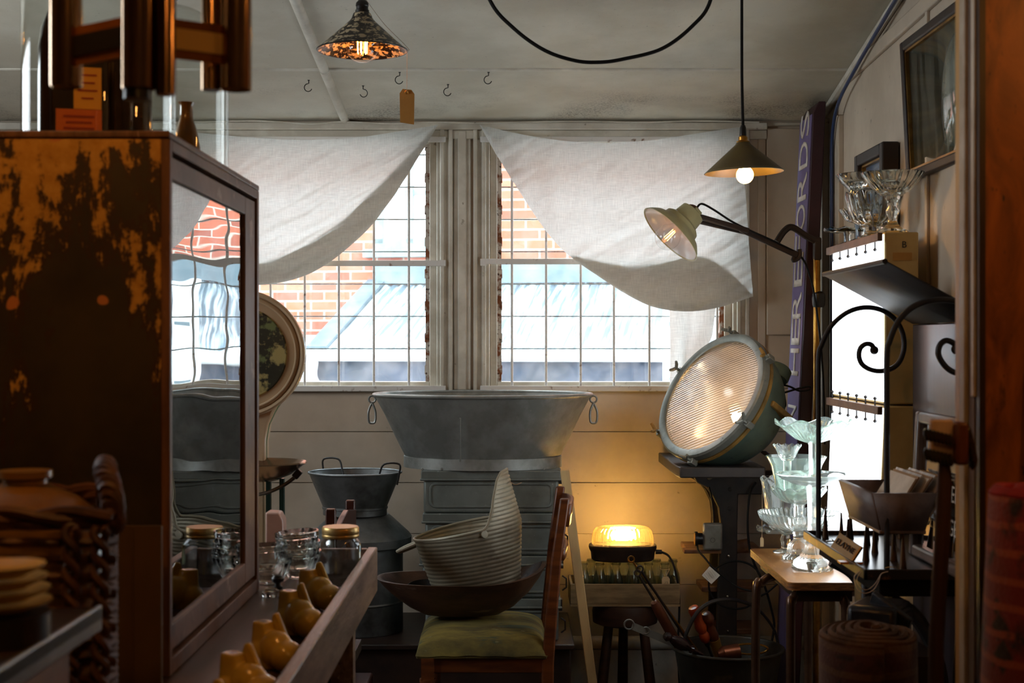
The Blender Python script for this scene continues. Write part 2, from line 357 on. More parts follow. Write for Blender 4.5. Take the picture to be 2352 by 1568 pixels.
# ---------------------------------------------------------------- outside
m_brick, nt, out = newmat('brick')
bs = nd(nt, 'ShaderNodeBsdfPrincipled'); nt.links.new(bs.outputs[0], out.inputs[0]); bk = nd(nt, 'ShaderNodeTexBrick')
tc = nd(nt, 'ShaderNodeTexCoord'); sp = nd(nt, 'ShaderNodeSeparateXYZ'); cb = nd(nt, 'ShaderNodeCombineXYZ'); nt.links.new(tc.outputs['Object'], sp.inputs[0])
nt.links.new(sp.outputs[0], cb.inputs[0]); nt.links.new(sp.outputs[2], cb.inputs[1]); nt.links.new(cb.outputs[0], bk.inputs['Vector'])
bk.inputs['Color1'].default_value = lin((172,88,58)); bk.inputs['Color2'].default_value = lin((136,64,42)); bk.inputs['Mortar'].default_value = lin((170,158,142))
bk.inputs['Scale'].default_value = 1; bk.inputs['Brick Width'].default_value = .24; bk.inputs['Row Height'].default_value = .086; bk.inputs['Mortar Size'].default_value = .007
nt.links.new(bk.outputs['Color'], bs.inputs['Base Color']); bs.inputs['Roughness'].default_value = .85
m_roof = M('roof_iron', (196,206,210), (92,110,120), sc=4, st=(9,.35,.35), lo=.42, hi=.56, rough=.45, metal=.2)
m_flash = M('lead_flashing', (92,106,112), (76,90,96), sc=5, rough=.6)
m_slate = M('dark_blue_paint', (40,50,68), (30,38,50), sc=4, rough=.6)
m_white = M('white_gloss', (232,234,234), (218,220,220), sc=4, rough=.4)
m_gpaint = M('green_grey_paint', (110,128,126), (92,108,106), sc=5, rough=.5)
bld = thing('brick_building', 'red brick building with lean-to iron roof outside the barred windows', 'building', (0, 12.2, 0), rz=math.radians(-10.6))
part(MB().box(-9, 9, 0, .3, -.3, 7), 'wall', m_brick, bld, raw=True)
mb = MB(); NW = 62
mb.grid(NW*4, 6, lambda u, v: (-1.2+u*NW*.076, -1.66+v*1.66, 1.38+v*.57+.011*sin(u*NW*2*PI)), )
solid(part(mb, 'roof', m_roof, bld, raw=True), .004)
part(MB().box(-1.22, 3.6, -.05, 0, 1.95, 2.11), 'flashing', m_flash, bld, raw=True)
part(MB().bar((-1.2, -1.66, 1.4), (-1.2, 0, 1.98), .16, .03), 'verge_board', m_flash, bld, raw=True)
part(MB().box(-1.05, 3.6, -1.45, -1.25, -.3, 1.33), 'lean_to_wall', m_brick, bld, raw=True)
part(MB().box(-1.2, 3.6, -1.66, -1.63, 1.15, 1.34).box(-.1, 3.6, -1.5, -1.47, .7, 1.17), 'fascia', m_slate, bld, raw=True)
part(MB().tube([(-1.28, -1.72, 1.345), (3.6, -1.72, 1.345)], .045, 12), 'gutter', m_white, bld, raw=True)
part(MB().tube(smooth_path([(-1.2,-1.72,1.30),(-1.2,-1.72,1.16),(-1.1,-1.62,1.07),(-.6,-1.5,1.02),(-.4,-1.48,.8),(-.4,-1.48,-.2)]), .035, 10), 'downpipe', m_white, bld, raw=True)
part(MB().box(-1.55, -1.25, -1.0, -.95, -.3, 1.5), 'side_board', m_white, bld, raw=True)
part(MB().box(-1.38, -1.32, -.97, -.9, -.3, 1.3), 'side_post', m_gpaint, bld, raw=True)
wf = MB().box(-1.2,-1.13,-.06,.02,2.30,3.25).box(-.62,-.55,-.06,.02,2.30,3.25).box(-1.2,-.55,-.06,.02,2.25,2.34).box(-1.2,-.55,-.06,.02,3.18,3.25).box(-.92,-.86,-.06,.02,2.3,3.2).box(-1.2,-.55,-.05,.02,2.72,2.76)
wfo = part(wf, 'window', m_gpaint, bld, raw=True)
part(MB().box(-1.15,-.6,-.02,-.01,2.33,3.2), 'pane', m_white, bld, wfo, raw=True)
part(MB().box(-1.3,-.45,-.1,.0,2.18,2.25), 'window_ledge', m_gpaint, bld, raw=True)
wb = thing('utility_cabinet', 'white upright utility cabinet standing outside the right barred window', 'cabinet', (1.075, 9.33, -.3))
part(MB().box(1.0, 1.15, 9.25, 9.45, -.3, 1.86), 'cabinet_body', m_white, wb, bev=.01)
part(MB().box(1.02, 1.13, 9.243, 9.25, 1.55, 1.58).box(1.02, 1.13, 9.243, 9.25, 1.2, 1.22), 'vent', m_flash, wb)
struct(MB().box(-30, 30, 5.6, 40, -.4, -.3), 'ground', M('yard_concrete', (150,150,146), (120,120,116), sc=2, rough=.9))
# ---------------------------------------------------------------- curtains
m_linen2 = CLOTH('doubled_linen', (216,202,180), .24)
m_linen = CLOTH('linen', (230,229,224), .50)
def cloth(top, bot, dep, n=(140, 110), amp=1.0, seed=0.0, flat=False):
    t0, t1 = top[0][0], top[-1][0]; b0, b1 = bot[0][0], bot[-1][0]
    def fn(u, v):
        xt = t0+(t1-t0)*u; xb = b0+(b1-b0)*u; yt = lerp_poly(top, xt); yb_ = lerp_poly(bot, xb)
        px = xt+(xb-xt)*v; py = yt+(yb_-yt)*v
        p = P(px, py, D); h = v*(1-v)*4
        w = .010*noise.noise(Vector((px/60+seed, py/160, 0)))+.010*noise.noise(Vector(((px*.5+py)/24+seed, (px-py*.5)/120, 1)))+.005*noise.noise(Vector(((px*.6+py)/11+seed, (px-py*.6)/60, 4)))
        return Vector((p.x, dep-.012*h-w*amp*(.3+.7*min(1, v*3)), p.z))
    global last_fn; last_fn = fn
    return MB().grid(n[0], n[1], fn)
def foldback(fold, top, bot, x0, x1):
    # the lower corner is turned up behind the front layer and follows it closely
    fn = last_fn; b0, b1 = bot[0][0], bot[-1][0]; t0, t1 = top[0][0], top[-1][0]
    def g(a, v):
        xb = x0+(x1-x0)*a; u = (xb-b0)/(b1-b0); yb_ = lerp_poly(bot, xb); yt = lerp_poly(top, t0+(t1-t0)*u); yf = lerp_poly(fold, xb)
        vf = min(.985, max(.05, (yf-yt)/max(1, yb_-yt))); return fn(u, vf+(1-vf)*v)+Vector((0, .004, 0))
    return MB().grid(90, 16, g)
def spl(pts, n=8): return [(p.x, p.y) for p in smooth_path([(a, b, 0) for a, b in pts], n)]
cl = thing('curtain', 'cream linen cloth draped across the left barred window', 'curtain', P(720, 655, 5.33))
top = spl([(420,306),(560,320),(700,327),(820,322),(920,308),(1008,293)]); bot = spl([(420,560),(500,640),(600,656),(690,641),(760,606),(840,540),(900,465),(960,372),(1008,294)])
part(cloth(top, bot, 5.328), 'cloth_front', m_linen, cl, normals=False)
fold = spl([(420,500),(500,590),(600,606),(690,575),(770,528),(850,455),(920,385),(1000,302)])
part(foldback(fold, top, bot, 422, 1000), 'cloth_fold', m_linen2, cl, normals=False)
cr = thing('curtain', 'cream linen cloth draped over the right barred window with a corner drooping at right', 'curtain', P(1420, 716, 5.33))
top = spl([(1103,293),(1200,315),(1300,330),(1400,334),(1500,327),(1600,312),(1692,298)]); bot = spl([(1103,294),(1140,360),(1190,440),(1250,530),(1300,585),(1370,635),(1440,680),(1500,707),(1570,716),(1640,708),(1722,682)])
part(cloth(top, bot, 5.328, seed=7.7), 'cloth_front', m_linen, cr, normals=False)
fold = spl([(1312,588),(1400,606),(1460,613),(1530,603),(1570,594),(1620,592),(1670,625),(1720,680)]); botf = [(x, y-2) for x, y in bot if x >= 1305]
part(foldback(fold, top, bot, 1312, 1721), 'cloth_fold', m_linen2, cr, normals=False)
def tailf(u, v):
    py = 690+v*206; xl = 1534+2*sin(v*3); xr = lerp_poly([(690,1642),(770,1632),(840,1602),(896,1585)], py)
    p = P(xl+(xr-xl)*u, py, D); return Vector((p.x, 5.358-.012*sin(u*7+v*2)*(.4+.6*v), p.z))
part(MB().grid(24, 30, tailf), 'cloth_tail', m_linen, cr, normals=False)
# thin cable clipped along the head mould
mb = MB(); mb.tube(smooth_path([(X(p, D), D-.036, Z(y, D)) for p, y in ((380,286),(560,281),(640,283),(720,288),(790,283),(900,287),(1000,284),(1110,286),(1230,283),(1350,282),(1480,284),(1600,281),(1740,284))]), .003, 6)
solo(mb, 'thin_cable', m_trim, 'thin painted cable clipped along the moulding above both windows', 'cable')
# ================================================================ HANGING THINGS
m_dark = M('dark_bakelite', (26,22,20), rough=.35)
m_speck = M('speckled_enamel', (190,172,140), (26,18,14), sc=60, st=(1,1,1.6), lo=.44, hi=.50, rough=.35, det=3, spec=.6)
m_olive = M('olive_enamel', (96,80,38), (80,66,32), sc=8, rough=.35)
m_cream = M('cream_enamel', (240,226,190), (226,208,168), sc=8, rough=.4)
m_fil = EM('filament_glow', (255,150,50), 55)
m_hot = EM('warm_bulb_glow', (255,190,100), 22)
def at(c, prof): return prof
# speckled pendant
c = P(832, 116, 3.9); sc_ = 103.5*3.9/F
t = thing('pendant_lamp', 'speckled enamel pendant lamp with glowing filament bulb and hanging paper tag', 'lamp', P(832, 0, 3.9))
prof = [(sc_, 0), (sc_*.62, .042), (sc_*.30, .078), (sc_*.235, .088), (sc_*.20, .100), (sc_*.185, .102)]
o = part(MB().lathe(prof[:-1]+[prof[-1]], c, n=64).add([], []), 'lamp_shade', m_speck, t); 
def shade(prof, c, R, name, mo, mi, root, th=.0025, n=64):
    mb = MB(); vs = [(r, z) for r, z in prof]
    mb.lathe(vs+[(max(r-th, .0001), z-th*.4) for r, z in reversed(vs)], c, R, n, closed=True)
    return part(mb, name, mo, root)
bpy.data.objects.remove(o)
shade([(prof[0][0], prof[0][1])]+prof[1:], c, None, 'lamp_shade', m_speck, None, t)
part(MB().tube([c+Vector((sc_*cos(a*PI/32), sc_*sin(a*PI/32), 0)) for a in range(64)], .002, 6, closed=True), 'shade_rim', m_dark, t)
top = c.z+.10
part(MB().lathe([(.019,0),(.019,.012),(.0165,.014),(.0165,.022),(.018,.024),(.017,.032),(.010,.040),(.006,.042),(.006,.058),(.0,.058)], (c.x, c.y, top-.002), n=24), 'lamp_holder', m_dark, t)
part(MB().tube([(c.x, c.y, top+.05), (c.x+.004, c.y, top+.2), (c.x, c.y, ceilz(c.y)+.005)], .0035, 8), 'flex', m_dark, t)
def bulbprof(r, h): # globe bulb, neck up
    return [(0,-r)]+[(r*sin(a), -r*cos(a)) for a in [PI*k/14 for k in range(1, 11)]]+[(r*.42, r*1.15), (r*.36, h)]
bc = P(832, 106, 3.9)
def bulb(c, r, root, R=None, mat=m_bulb, h=None):
    return part(MB().lathe(bulbprof(r, h or r*1.7), c, R, 28), 'bulb', mat, root)
b = bulb(bc, .046, t)
mb = MB()
for k in range(7):
    a = 2*PI*k/7; x, y = .013*cos(a), .013*sin(a); mb.tube([(bc.x+x, bc.y+y, bc.z-.020), (bc.x+x*1.1, bc.y+y*1.1, bc.z+.028)], .0007, 5)
part(mb, 'filament', m_fil, t, b)
rim = P(935, 116, 3.9)
m_string = M('string', (190,160,130), rough=.8)
m_kraft = M('kraft_card', (196,146,72), (182,132,62), sc=9, rough=.75)
g = thing('price_tag', 'blank brown card tag hanging on string from the speckled pendant lamp', 'tag', P(935, 285, 3.9))
part(MB().tube(smooth_path([(c.x+.006, c.y-.006, top+.045), (c.x+.06, c.y-.01, c.z+.072), rim+Vector((.002,-.006,.006)), rim+Vector((0,-.004,-.004)), P(935, 160, 3.9), P(934, 211, 3.895)]), .0006, 5), 'string', m_string, g)
q = [P(x, y, 3.9) for x, y in ((925,204),(945,206),(952,216),(951,286),(919,281),(918,214))]
o = part(MB().prism(q, (0,.0012,0)), 'card', m_kraft, g)
part(MB().tube([P(934, 212, 3.898)+Vector((.004*cos(a*PI/6), 0, .004*sin(a*PI/6))) for a in range(12)], .0012, 5, closed=True), 'eyelet', m_brass, g, o)
# olive pendant
dO = 4.0; c = P(1709, 396, dO); r = 91.5*dO/F
t = thing('pendant_lamp', 'dark olive conical pendant lamp with bright bulb hanging before the right window', 'lamp', P(1709, 420, dO))
R = Matrix.Rotation(math.radians(-2), 3, 'Y')
shade([(r, 0), (r*.20, .078), (r*.17, .084)], c, R, 'lamp_shade', m_olive, None, t, th=.002)
mb = MB().lathe([(r-.004, .0035), (r*.19, .0745)], c, R, 64); mb.f = mb.f[:64]
part(mb, 'shade_lining', m_cream, t, normals=False)
part(MB().lathe([(.017,0),(.019,.004),(.013,.007),(.013,.016),(.009,.020),(.008,.020),(.0,.020)], (c.x-.003, c.y, c.z+.083), n=20), 'gallery', m_brass, t)
part(MB().lathe([(.010,0),(.009,.022),(.006,.030),(.0,.030)], (c.x-.003, c.y, c.z+.103), n=16), 'lamp_holder', m_dark, t)
zc = ceilz(dO)
part(MB().tube(smooth_path([(c.x-.003, dO, c.z+.13), (c.x-.006, dO, c.z+.28), (X(1704, dO), dO, zc+.004)]), .0042, 8), 'flex', m_blackcable, t)
part(MB().lathe(bulbprof(.024, .05), P(1711, 402, dO), None, 24), 'bulb', m_hot, t)
# swag of black cable
d = 3.75
mb = MB().tube(smooth_path([(X(1085, d), d, ceilz(d)+.002), P(1125, 0, d), P(1180, 65, d), P(1250, 115, d), P(1320, 139, d), P(1375, 143, d), P(1430, 136, d), P(1520, 112, d), P(1590, 60, d), P(1632, 0, d), (X(1650, d), d, ceilz(d)+.002)], 10), .005, 8)
solo(mb, 'electric_cable', m_blackcable, 'thick black electric cable hanging in a swag below the ceiling', 'cable')
# ceiling cup hooks
m_hook = M('hook_steel', (60,58,56), rough=.4, metal=.8)
labs = ['wire cup hook in the ceiling left of the round batten', 'small backward-turned cup hook in the ceiling below the speckled pendant lamp', 'wire cup hook in the ceiling just left of the hanging tag string', 'wire cup hook in the ceiling over the mullion, right of the paper tag', 'wire cup hook highest in the ceiling and furthest to the right of the five']
h0 = None
for (px, py), lb in zip(((709,184),(834,197),(918,166),(1029,194),(1122,166)), labs):
    d = ceil_d(py); loc = Vector((X(px, d), d, ceilz(d)))
    if h0 is None:
        mb = MB().tube([(0,0,.004),(0,0,-.012)]+[(-.002+.013*cos(a), 0, -.026+.0135*sin(a)) for a in [math.radians(100+k*22) for k in range(12)]], .0016, 7)
        mb.lathe([(.004,0),(.004,-.002),(0,-.002)], n=10)
        h0 = link(mesh(mb, 'ceiling_hook', Vector((0,0,0))), 'ceiling_hook', m_hook); tag(h0, lb, 'hook', 'cup hooks in the ceiling'); h0.location = loc; h = h0
    else:
        h = h0.copy(); COL.objects.link(h); h.location = loc; h['label'] = lb
    h.rotation_euler = (0, 0, PI if 'backward' in lb else .1)
# blue cable down the right wall
mb = MB().tube(smooth_path([(wallx(y)-.03, y, ceilz(y)-.055+dz) for y, dz in ((3.2,.03),(4.0,.02),(4.6,.0),(4.9,-.03),(5.0,-.12),(5.01,-.3),(5.01,-.8),(5.01,-1.2))]), .006, 8)
solo(mb, 'blue_cable', M('blue_plastic', (34,52,92), rough=.4), 'dark blue cable running along the ceiling edge and down the right wall', 'cable')
# ================================================================ SIGN in the corner
m_purple = M('purple_paint', (112,98,142), (96,84,124), sc=3, rough=.45)
m_maroon = M('maroon_paint', (58,24,34), (44,18,26), sc=4, rough=.4)
sg = thing('timber_sign', 'tall purple timber sign with white capital letters standing on end in the corner', 'sign', (1.06, 5.13, FLOOR))
zt = 2.298
def sx(z): return 1.064-.055*(zt-z)/(zt-1.2)*.9
mb = MB()
poly = [(sx(FLOOR), FLOOR), (sx(zt-.04), zt-.04), (sx(zt)+.02, zt), (sx(zt)+.045, zt), (sx(FLOOR)+.045, FLOOR)]
part(MB().prism([(x, 5.02, z) for x, z in poly], (0,.215,0)), 'board', m_maroon, sg, bev=.004)
part(MB().prism([(sx(FLOOR)-.003, 5.025, FLOOR+.01), (sx(zt-.045)-.003, 5.025, zt-.045), (sx(zt-.045)-.0002, 5.025, zt-.045), (sx(FLOOR)-.0002, 5.025, FLOOR+.01)], (0,.205,0)), 'face', m_purple, sg)
lean = math.atan(.055*.9/(zt-1.2))
# letters read upward: text x axis -> +Z, text up -> -Y... seen from -X side
Rt = Matrix(((0,0,-1),(0,1,0),(1,0,0)))  # columns set below
Rt = Matrix.Rotation(lean, 3, 'Y')@Matrix(((0, 0, -1), (0, 1, 0), (1, 0, 0)))
m_lett = M('letter_white', (214,206,196), (190,180,168), sc=20, rough=.6)
word = 'N HEREFORDS'; tops = [925, None, 860, 740, 640, 570, 490, 405, 370, 330, 258]
ly = {0:(930,975),2:(800,862),3:(728,792),4:(672,732),5:(596,658),6:(540,596),7:(470,530),8:(400,462),9:(326,388),10:(258,316)}
for i, ch in enumerate(word):
    if ch == ' ': continue
    ya, yb_ = ly[i]; z0, z1 = Z(yb_, 5.13), Z(ya, 5.13); zc = (z0+z1)/2; wz = z1-z0
    tm = text_mb(ch, 1, 0, Matrix.Identity(3), (0,0,0)); xs = [v.x for v in tm.v]; ys = [v.y for v in tm.v]
    kx = wz/(max(xs)-min(xs)); ky = .145/(max(ys)-min(ys)); cx = (max(xs)+min(xs))/2; cy = (max(ys)+min(ys))/2
    # reading upward as seen from -X: right of text = +Z, up of text = +Y (far side is up-left)
    tm.v = [Vector((sx(zc+(v.x-cx)*kx)-.0045, 5.127+(v.y-cy)*ky, zc+(v.x-cx)*kx)) for v in tm.v]
    o = part(tm, 'letter', m_lett, sg); solid(o, .003)
# ================================================================ BATH, TRUNKS, TUB, CAN
ch_ = thing('low_chest', 'dark wooden low chest under the grey trunks and the tin drum', 'chest', (-.28, 5.05, FLOOR))
part(MB().box(-.80, .20, 4.79, 5.33, FLOOR+.03, .415), 'chest_body', m_darkwood, ch_, bev=.006)
part(MB().box(-.81, .21, 4.77, 5.34, .415, .434), 'lid', m_darkwood, ch_, bev=.004)
zt = .434; hb = .1445
tl = ['topmost grey metal trunk of the stack under the tin bath', 'second grey metal trunk from the top of the stack', 'third grey metal trunk down, behind the wooden dough bowl', 'lowest grey metal trunk of the stack, standing on the dark chest']
t0 = None
for k in range(4):
    z = zt+hb*k; x0 = -.308+(.006, -.004, .005, 0)[k]; x1 = .166+(0, .004, .008, 0)[k]
    t = thing('metal_chest', tl[3-k], 'trunk', ((x0+x1)/2, 5.03, z), 'grey metal trunks stacked under the bath')
    y0, y1 = 4.82, 5.25
    part(MB().box(x0+.008, x1-.008, y0+.006, y1, z+.0005, z+hb-.028), 'trunk_body', m_trunk, t, bev=.008)
    part(MB().box(x0, x1, y0, y1+.004, z+hb-.0275, z+hb-.0005).box(x0-.004, x1+.004, y0-.004, y0+.004, z+hb-.034, z+hb-.026), 'lid', m_trunk, t, bev=.003)
    zc0, zc1 = z+.022, z+hb-.045; n = 6; rr = .02; xa, xb = x0+.03, x1-.03
    pts = []
    for cx, cz, a0 in ((xb-rr, zc1-rr, 0), (xa+rr, zc1-rr, 90), (xa+rr, zc0+rr, 180), (xb-rr, zc0+rr, 270)):
        pts += [(cx+rr*cos(math.radians(a0+90*j/n)), y0+.005, cz+rr*sin(math.radians(a0+90*j/n))) for j in range(n+1)]
    part(MB().tube(pts, .004, 6, closed=True), 'pressed_rib', m_trunk, t)
    part(MB().box(x1-.006, x1+.006, y0+.05, y0+.09, z+hb-.05, z+hb-.012).tube([(x1+.002, y0+.05, z+.07), (x1+.016, y0+.05, z+.06), (x1+.016, y0+.05, z+.03), (x1+.002, y0+.05, z+.02)], .003, 6), 'catch', m_blackiron, t)
ztop = zt+4*hb
# bath
C = Vector((-.1025, 5.0, ztop)); A = .381; B = .27; H = .255
t = thing('tin_bath', 'large oval galvanised tin bath standing on the stacked grey trunks', 'bath', C)
def oval(r, a, b):
    return lambda th, rr, z: (rr*a*cos(th), rr*b*sin(th), z)
mb = MB()
pr = [(.66,0.034),(.72,.04),(.80,.10),(.90,.18),(.985,.24),(1,.252)]
sx_ = [(r, z) for r, z in pr]; inn = [(r-.012, z) for r, z in reversed(pr)]
mb.lathe(sx_+inn[:-1]+[(.64,.036),(0.0001,.036),(0.0001,.030),(.64,.030)], C, None, 96, oval(0, A, B), closed=True)
part(mb, 'bath_body', m_galv, t)
part(MB().lathe([(.73,0.0005),(.728,.038),(.715,.040),(.715,.0005)], C, None, 96, oval(0, A, B), closed=True), 'base_band', m_galv, t)
part(MB().tube([C+Vector((A*1.003*cos(a*PI/48), B*1.004*sin(a*PI/48), .252)) for a in range(96)], .0065, 8, closed=True), 'rolled_rim', m_galv, t)
for sg_ in (-1, 1):
    e = C+Vector((sg_*(A+.004), 0, .235))
    hd = part(MB().tube([e+Vector((sg_*(.004+.012*cos(a*PI/8)), .0, .012*sin(a*PI/8))) for a in range(16)], .0035, 7, closed=True), 'ring', m_galv, t)
    f = e+Vector((sg_*.004, -.004, -.012))
    loop = [f, f+Vector((.012,-.004,-.03)), f+Vector((.011,-.004,-.065)), f+Vector((0,-.004,-.072)), f+Vector((-.011,-.004,-.065)), f+Vector((-.012,-.004,-.03))]
    part(MB().tube(smooth_path(loop+[loop[0]], 5)[:-1], .004, 7, closed=True), 'drop_handle', m_galv, t, hd)
for px in (970, 1015, 1250, 1285):
    part(MB().lathe([(.005,0),(.004,.003),(0,.004)], P(px, 1077, 4.805), rot_to((0,-1,0)), 10), 'rivet', m_galv, t)
# vertical soldered seam
part(MB().tube([P(1057, 960, 4.742), P(1057, 1060, 4.795)], .003, 6), 'seam', m_galv, t)
# tin drum
C = Vector((X(825, 4.98), 5.0, .434))
C.y = 5.02
t = thing('tin_drum', 'dark tin drum with a sloping shouldered lid on the low chest', 'drum', C)
part(MB().lathe([(.148,.0005),(.15,.004),(.15,.30),(0,.30)], C, n=64), 'drum_body', m_galvdk, t)
part(MB().lathe([(.162,.296),(.179,.302),(.181,.33),(.172,.342),(.112,.398),(.10,.4075),(0,.4075)], C, n=64), 'shoulder_lid', m_galvdk, t)
part(MB().lathe([(.1505,.10),(.154,.105),(.1505,.11)], C, n=64), 'hoop', m_galvdk, t)
mb = MB()
for k in range(10):
    a = 2*PI*k/10; mb.bar(C+Vector((.105*cos(a), .105*sin(a), .4045)), C+Vector((.170*cos(a), .170*sin(a), .344)), .02, .003, PI/2)
# small tub
C = Vector((X(814, 4.98), 5.0, .8425))
t = thing('galvanised_tub', 'small dark galvanised tub with wire handles standing on the tin drum', 'tub', C)
H = .148; r0, r1 = .112, .162
ov = lambda th, r, z: (r*cos(th), r*.86*sin(th), z)
mb = MB().lathe([(r0,.001),(r0,.02),(r0+.003,.022),(r0+.003,.028),(r0+.001,.03),(r1,H),(r1-.003,H),(r0-.004,.026),(r0-.004,.012),(.0001,.012),(.0001,.001)], C, None, 64, ov, closed=True)
part(mb, 'tub_body', m_galvdk, t)
part(MB().tube([C+Vector((r1*cos(a*PI/32), r1*.86*sin(a*PI/32), H)) for a in range(64)], .004, 7, closed=True), 'rolled_rim', m_galvdk, t)
for th in (math.radians(125), math.radians(-38)):
    e = C+Vector((r1*cos(th), r1*.86*sin(th), H)); tg = Vector((1, .0, 0)); dn = Vector((-.02*cos(th), -.02*sin(th), -.06)); up = Vector((.012*cos(th), .012*sin(th), .036))
    pts = [e-tg*.036+dn*.6, e-tg*.034, e-tg*.026+up, e+tg*.026+up, e+tg*.034, e+tg*.036+dn*.6]
    part(MB().tube(smooth_path(pts, 5), .0034, 7), 'wire_handle', m_blackiron, t)
# ================================================================ CHAIR with bowl and scuttle
m_chair = M('varnished_oak', (116,62,26), (84,42,18), sc=6, st=(1,1,7), rough=.38, spec=.5)
m_mustard = M('mustard_cord', (126,110,48), (62,54,28), sc=5, st=(1,5,1), lo=.36, hi=.62, rough=.9, bump=.3, spots=[((58,74,60), 6, .58, .66), ((130,120,84), 20, .64, .72)])
t = thing('side_chair', 'oak side chair with worn mustard upholstered seat under the dough bowl', 'chair', (-.08, 4.39, FLOOR))
y0, y1 = 4.2, 4.58
part(MB().box(-.265, .105, y0+.004, y0+.03, .47, .515).box(-.265, .105, y1-.03, y1-.004, .47, .515).box(-.268, -.24, y0, y1, .47, .515), 'seat_rail', m_chair, t, bev=.003)
def seatf(u, v):
    a = u*2-1; b = v*2-1; e = (1-abs(a)**5)*(1-abs(b)**5)
    return Vector((-.09+a*.195, (y0+y1)/2+b*.196, .522+.075*max(0, e)**.4+.006*noise.noise(Vector((a*3, b*3, 2)))))
mb = MB().grid(36, 36, seatf); n = len(mb.v)
part(mb, 'seat_cushion', m_mustard, t, sharp=80, normals=False)
part(MB().box(-.283, .103, y0-.004, y1+.004, .513, .5225), 'seat_board', m_mustard, t, bev=.004)
for yy in (y0+.014, y1-.014):
    part(MB().lathe([(.018,0),(.021,.03),(.018,.20),(.023,.34),(.023,.352),(.019,.356),(.024,.362),(.024,.372)], (-.25, yy, FLOOR), n=16).box(-.268, -.23, yy-.019, yy+.019, FLOOR+.37, .515), 'leg', m_chair, t)
    post = [(.088, FLOOR), (.088, .50), (.100, .64), (.116, .80), (.142, .985), (.170, .985), (.146, .80), (.134, .64), (.124, .50), (.120, FLOOR)]
    part(MB().prism([(x, yy-.014, z) for x, z in post], (0, .028, 0)), 'back_post', m_chair, t, bev=.005)
mb = MB()
def rail(za, zb, bow=.03):
    def fn(i, n=12):
        u = i/n; y = y0+.03+(y1-y0-.06)*u; return y, .012*sin(PI*u)
    pts = []
    return za, zb
for za, zb in ((.90, .965), (.80, .83)):
    xm = lambda z: .098+(z-.62)*.135
    mb = MB()
    mb.grid(12, 1, lambda u, v: (xm(za+(zb-za)*v)+.024+.014*sin(PI*u), y0+.026+(y1-y0-.052)*u, za+(zb-za)*v+.006*sin(PI*u)*v))
    o = part(mb, 'back_rail', m_chair, t); solid(o, .016)
# dough bowl (oval trough)
m_bowl = M('old_bowl_wood', (92,62,42), (58,36,24), sc=4, st=(1,4,4), rough=.5, spots=[((120,96,78), 8, .62, .72)], bump=.15)
t = thing('dough_bowl', 'long oval carved wooden dough bowl resting on the mustard chair seat', 'bowl', (-.155, 4.4, .606))
A, B = .262, .15
def bowl(inner):
    def fn(th, r, z):
        c_, s_ = cos(th), sin(th); rise = .055*max(0, c_)**3+.006*max(0,-c_)**2
        k = r-(0.055 if inner else 0)*min(1, r*2)
        sq = (abs(c_)**2.6+abs(s_)**2.6)**(-1/2.6)
        return (k*A*c_*sq, k*B*s_*sq, z*(1+rise/.115*min(1,z/.115)) + (.016 if inner else 0)*(1-min(1, r)))
    return fn
pr = [(.30,.0),(.45,.006),(.62,.028),(.80,.062),(.93,.092),(1,.112)]
mo = MB().lathe([(0.001, 0)]+pr, (-.155, 4.4, .606), None, 72, bowl(False)); mi = MB().lathe([(0.001, .004)]+pr, (-.155, 4.4, .606), None, 72, bowl(True))
nV = 72; k = len(mo.v); mo.f = mo.f[:-1]; mi.f = mi.f[:-1]; mo.f = mo.f[0:0]+mo.f
mb = MB(); mb.v = mo.v+mi.v; mb.f = [f for f in mo.f if len(f) == 4]+[tuple(range(nV))]+[tuple(k+i for i in f) for f in mi.f if len(f) == 4]+[tuple(k+i for i in range(nV))]
a = k-nV; b2 = 2*k-nV
mb.f += [(a+i, a+(i+1) % nV, b2+(i+1) % nV, b2+i) for i in range(nV)]
part(mb, 'bowl_body', m_bowl, t, sharp=50)
t = thing('iron_pan', 'dark iron pan edge showing inside the dough bowl left of the scuttle', 'pan', (-.27, 4.42, .645))
part(MB().lathe([(.02,.0),(.05,.01),(.062,.045),(.060,.046),(.048,.014),(.0,.006)], (-.268, 4.42, .645), Matrix.Rotation(math.radians(14), 3, 'X'), 32), 'pan_body', m_blackiron, t)
# corrugated scuttle
Cs = Vector((-.108, 4.4, .700)); t = thing('coal_scuttle', 'ribbed metal coal scuttle with a tall back lip standing in the dough bowl', 'scuttle', Cs)
Rs = Matrix.Rotation(math.radians(-9), 3, 'Y')
def sm(x, a, b): x = max(0, min(1, (x-a)/(b-a))); return x*x*(3-2*x)
def rimh(th):
    c_ = cos(th-math.radians(4)); c2 = cos(th+math.radians(12)); return .168+.010*(1+c_)+.150*sm(c2, .50, .99)
def scut(u, v, off=0):
    th = 2*PI*u; h = rimh(th)*v; base = .135+.035*min(1, h/.17)-(.012 if h > .18 else 0)*(h-.18)/.1
    rib = .0012*sin(2*PI*h/.0125); r = base+rib-off
    r *= 1-.03*max(0, cos(th))*min(1, h/.15)
    return Cs+Rs@Vector((r*cos(th), r*sin(th)*.92, h))
NT, NH = 120, 120; HM = .345; mb = MB(); cl_ = []
for j in range(NH+1):
    row = []
    for i in range(NT):
        th = 2*PI*i/NT; hm = rimh(th); hh = HM*j/NH; row.append(hh >= hm); mb.v.append(scut(i/NT, min(hh, hm)/hm))
    cl_.append(row)
for j in range(NH):
    for i in range(NT):
        k = (i+1) % NT
        if cl_[j][i] and cl_[j][k]: continue
        q = [j*NT+i, j*NT+k, (j+1)*NT+k, (j+1)*NT+i]
        if cl_[j][k]: q = [q[0], q[1], q[3]]
        elif cl_[j][i]: q = [q[0], q[1], q[2]]
        mb.f.append(tuple(q))
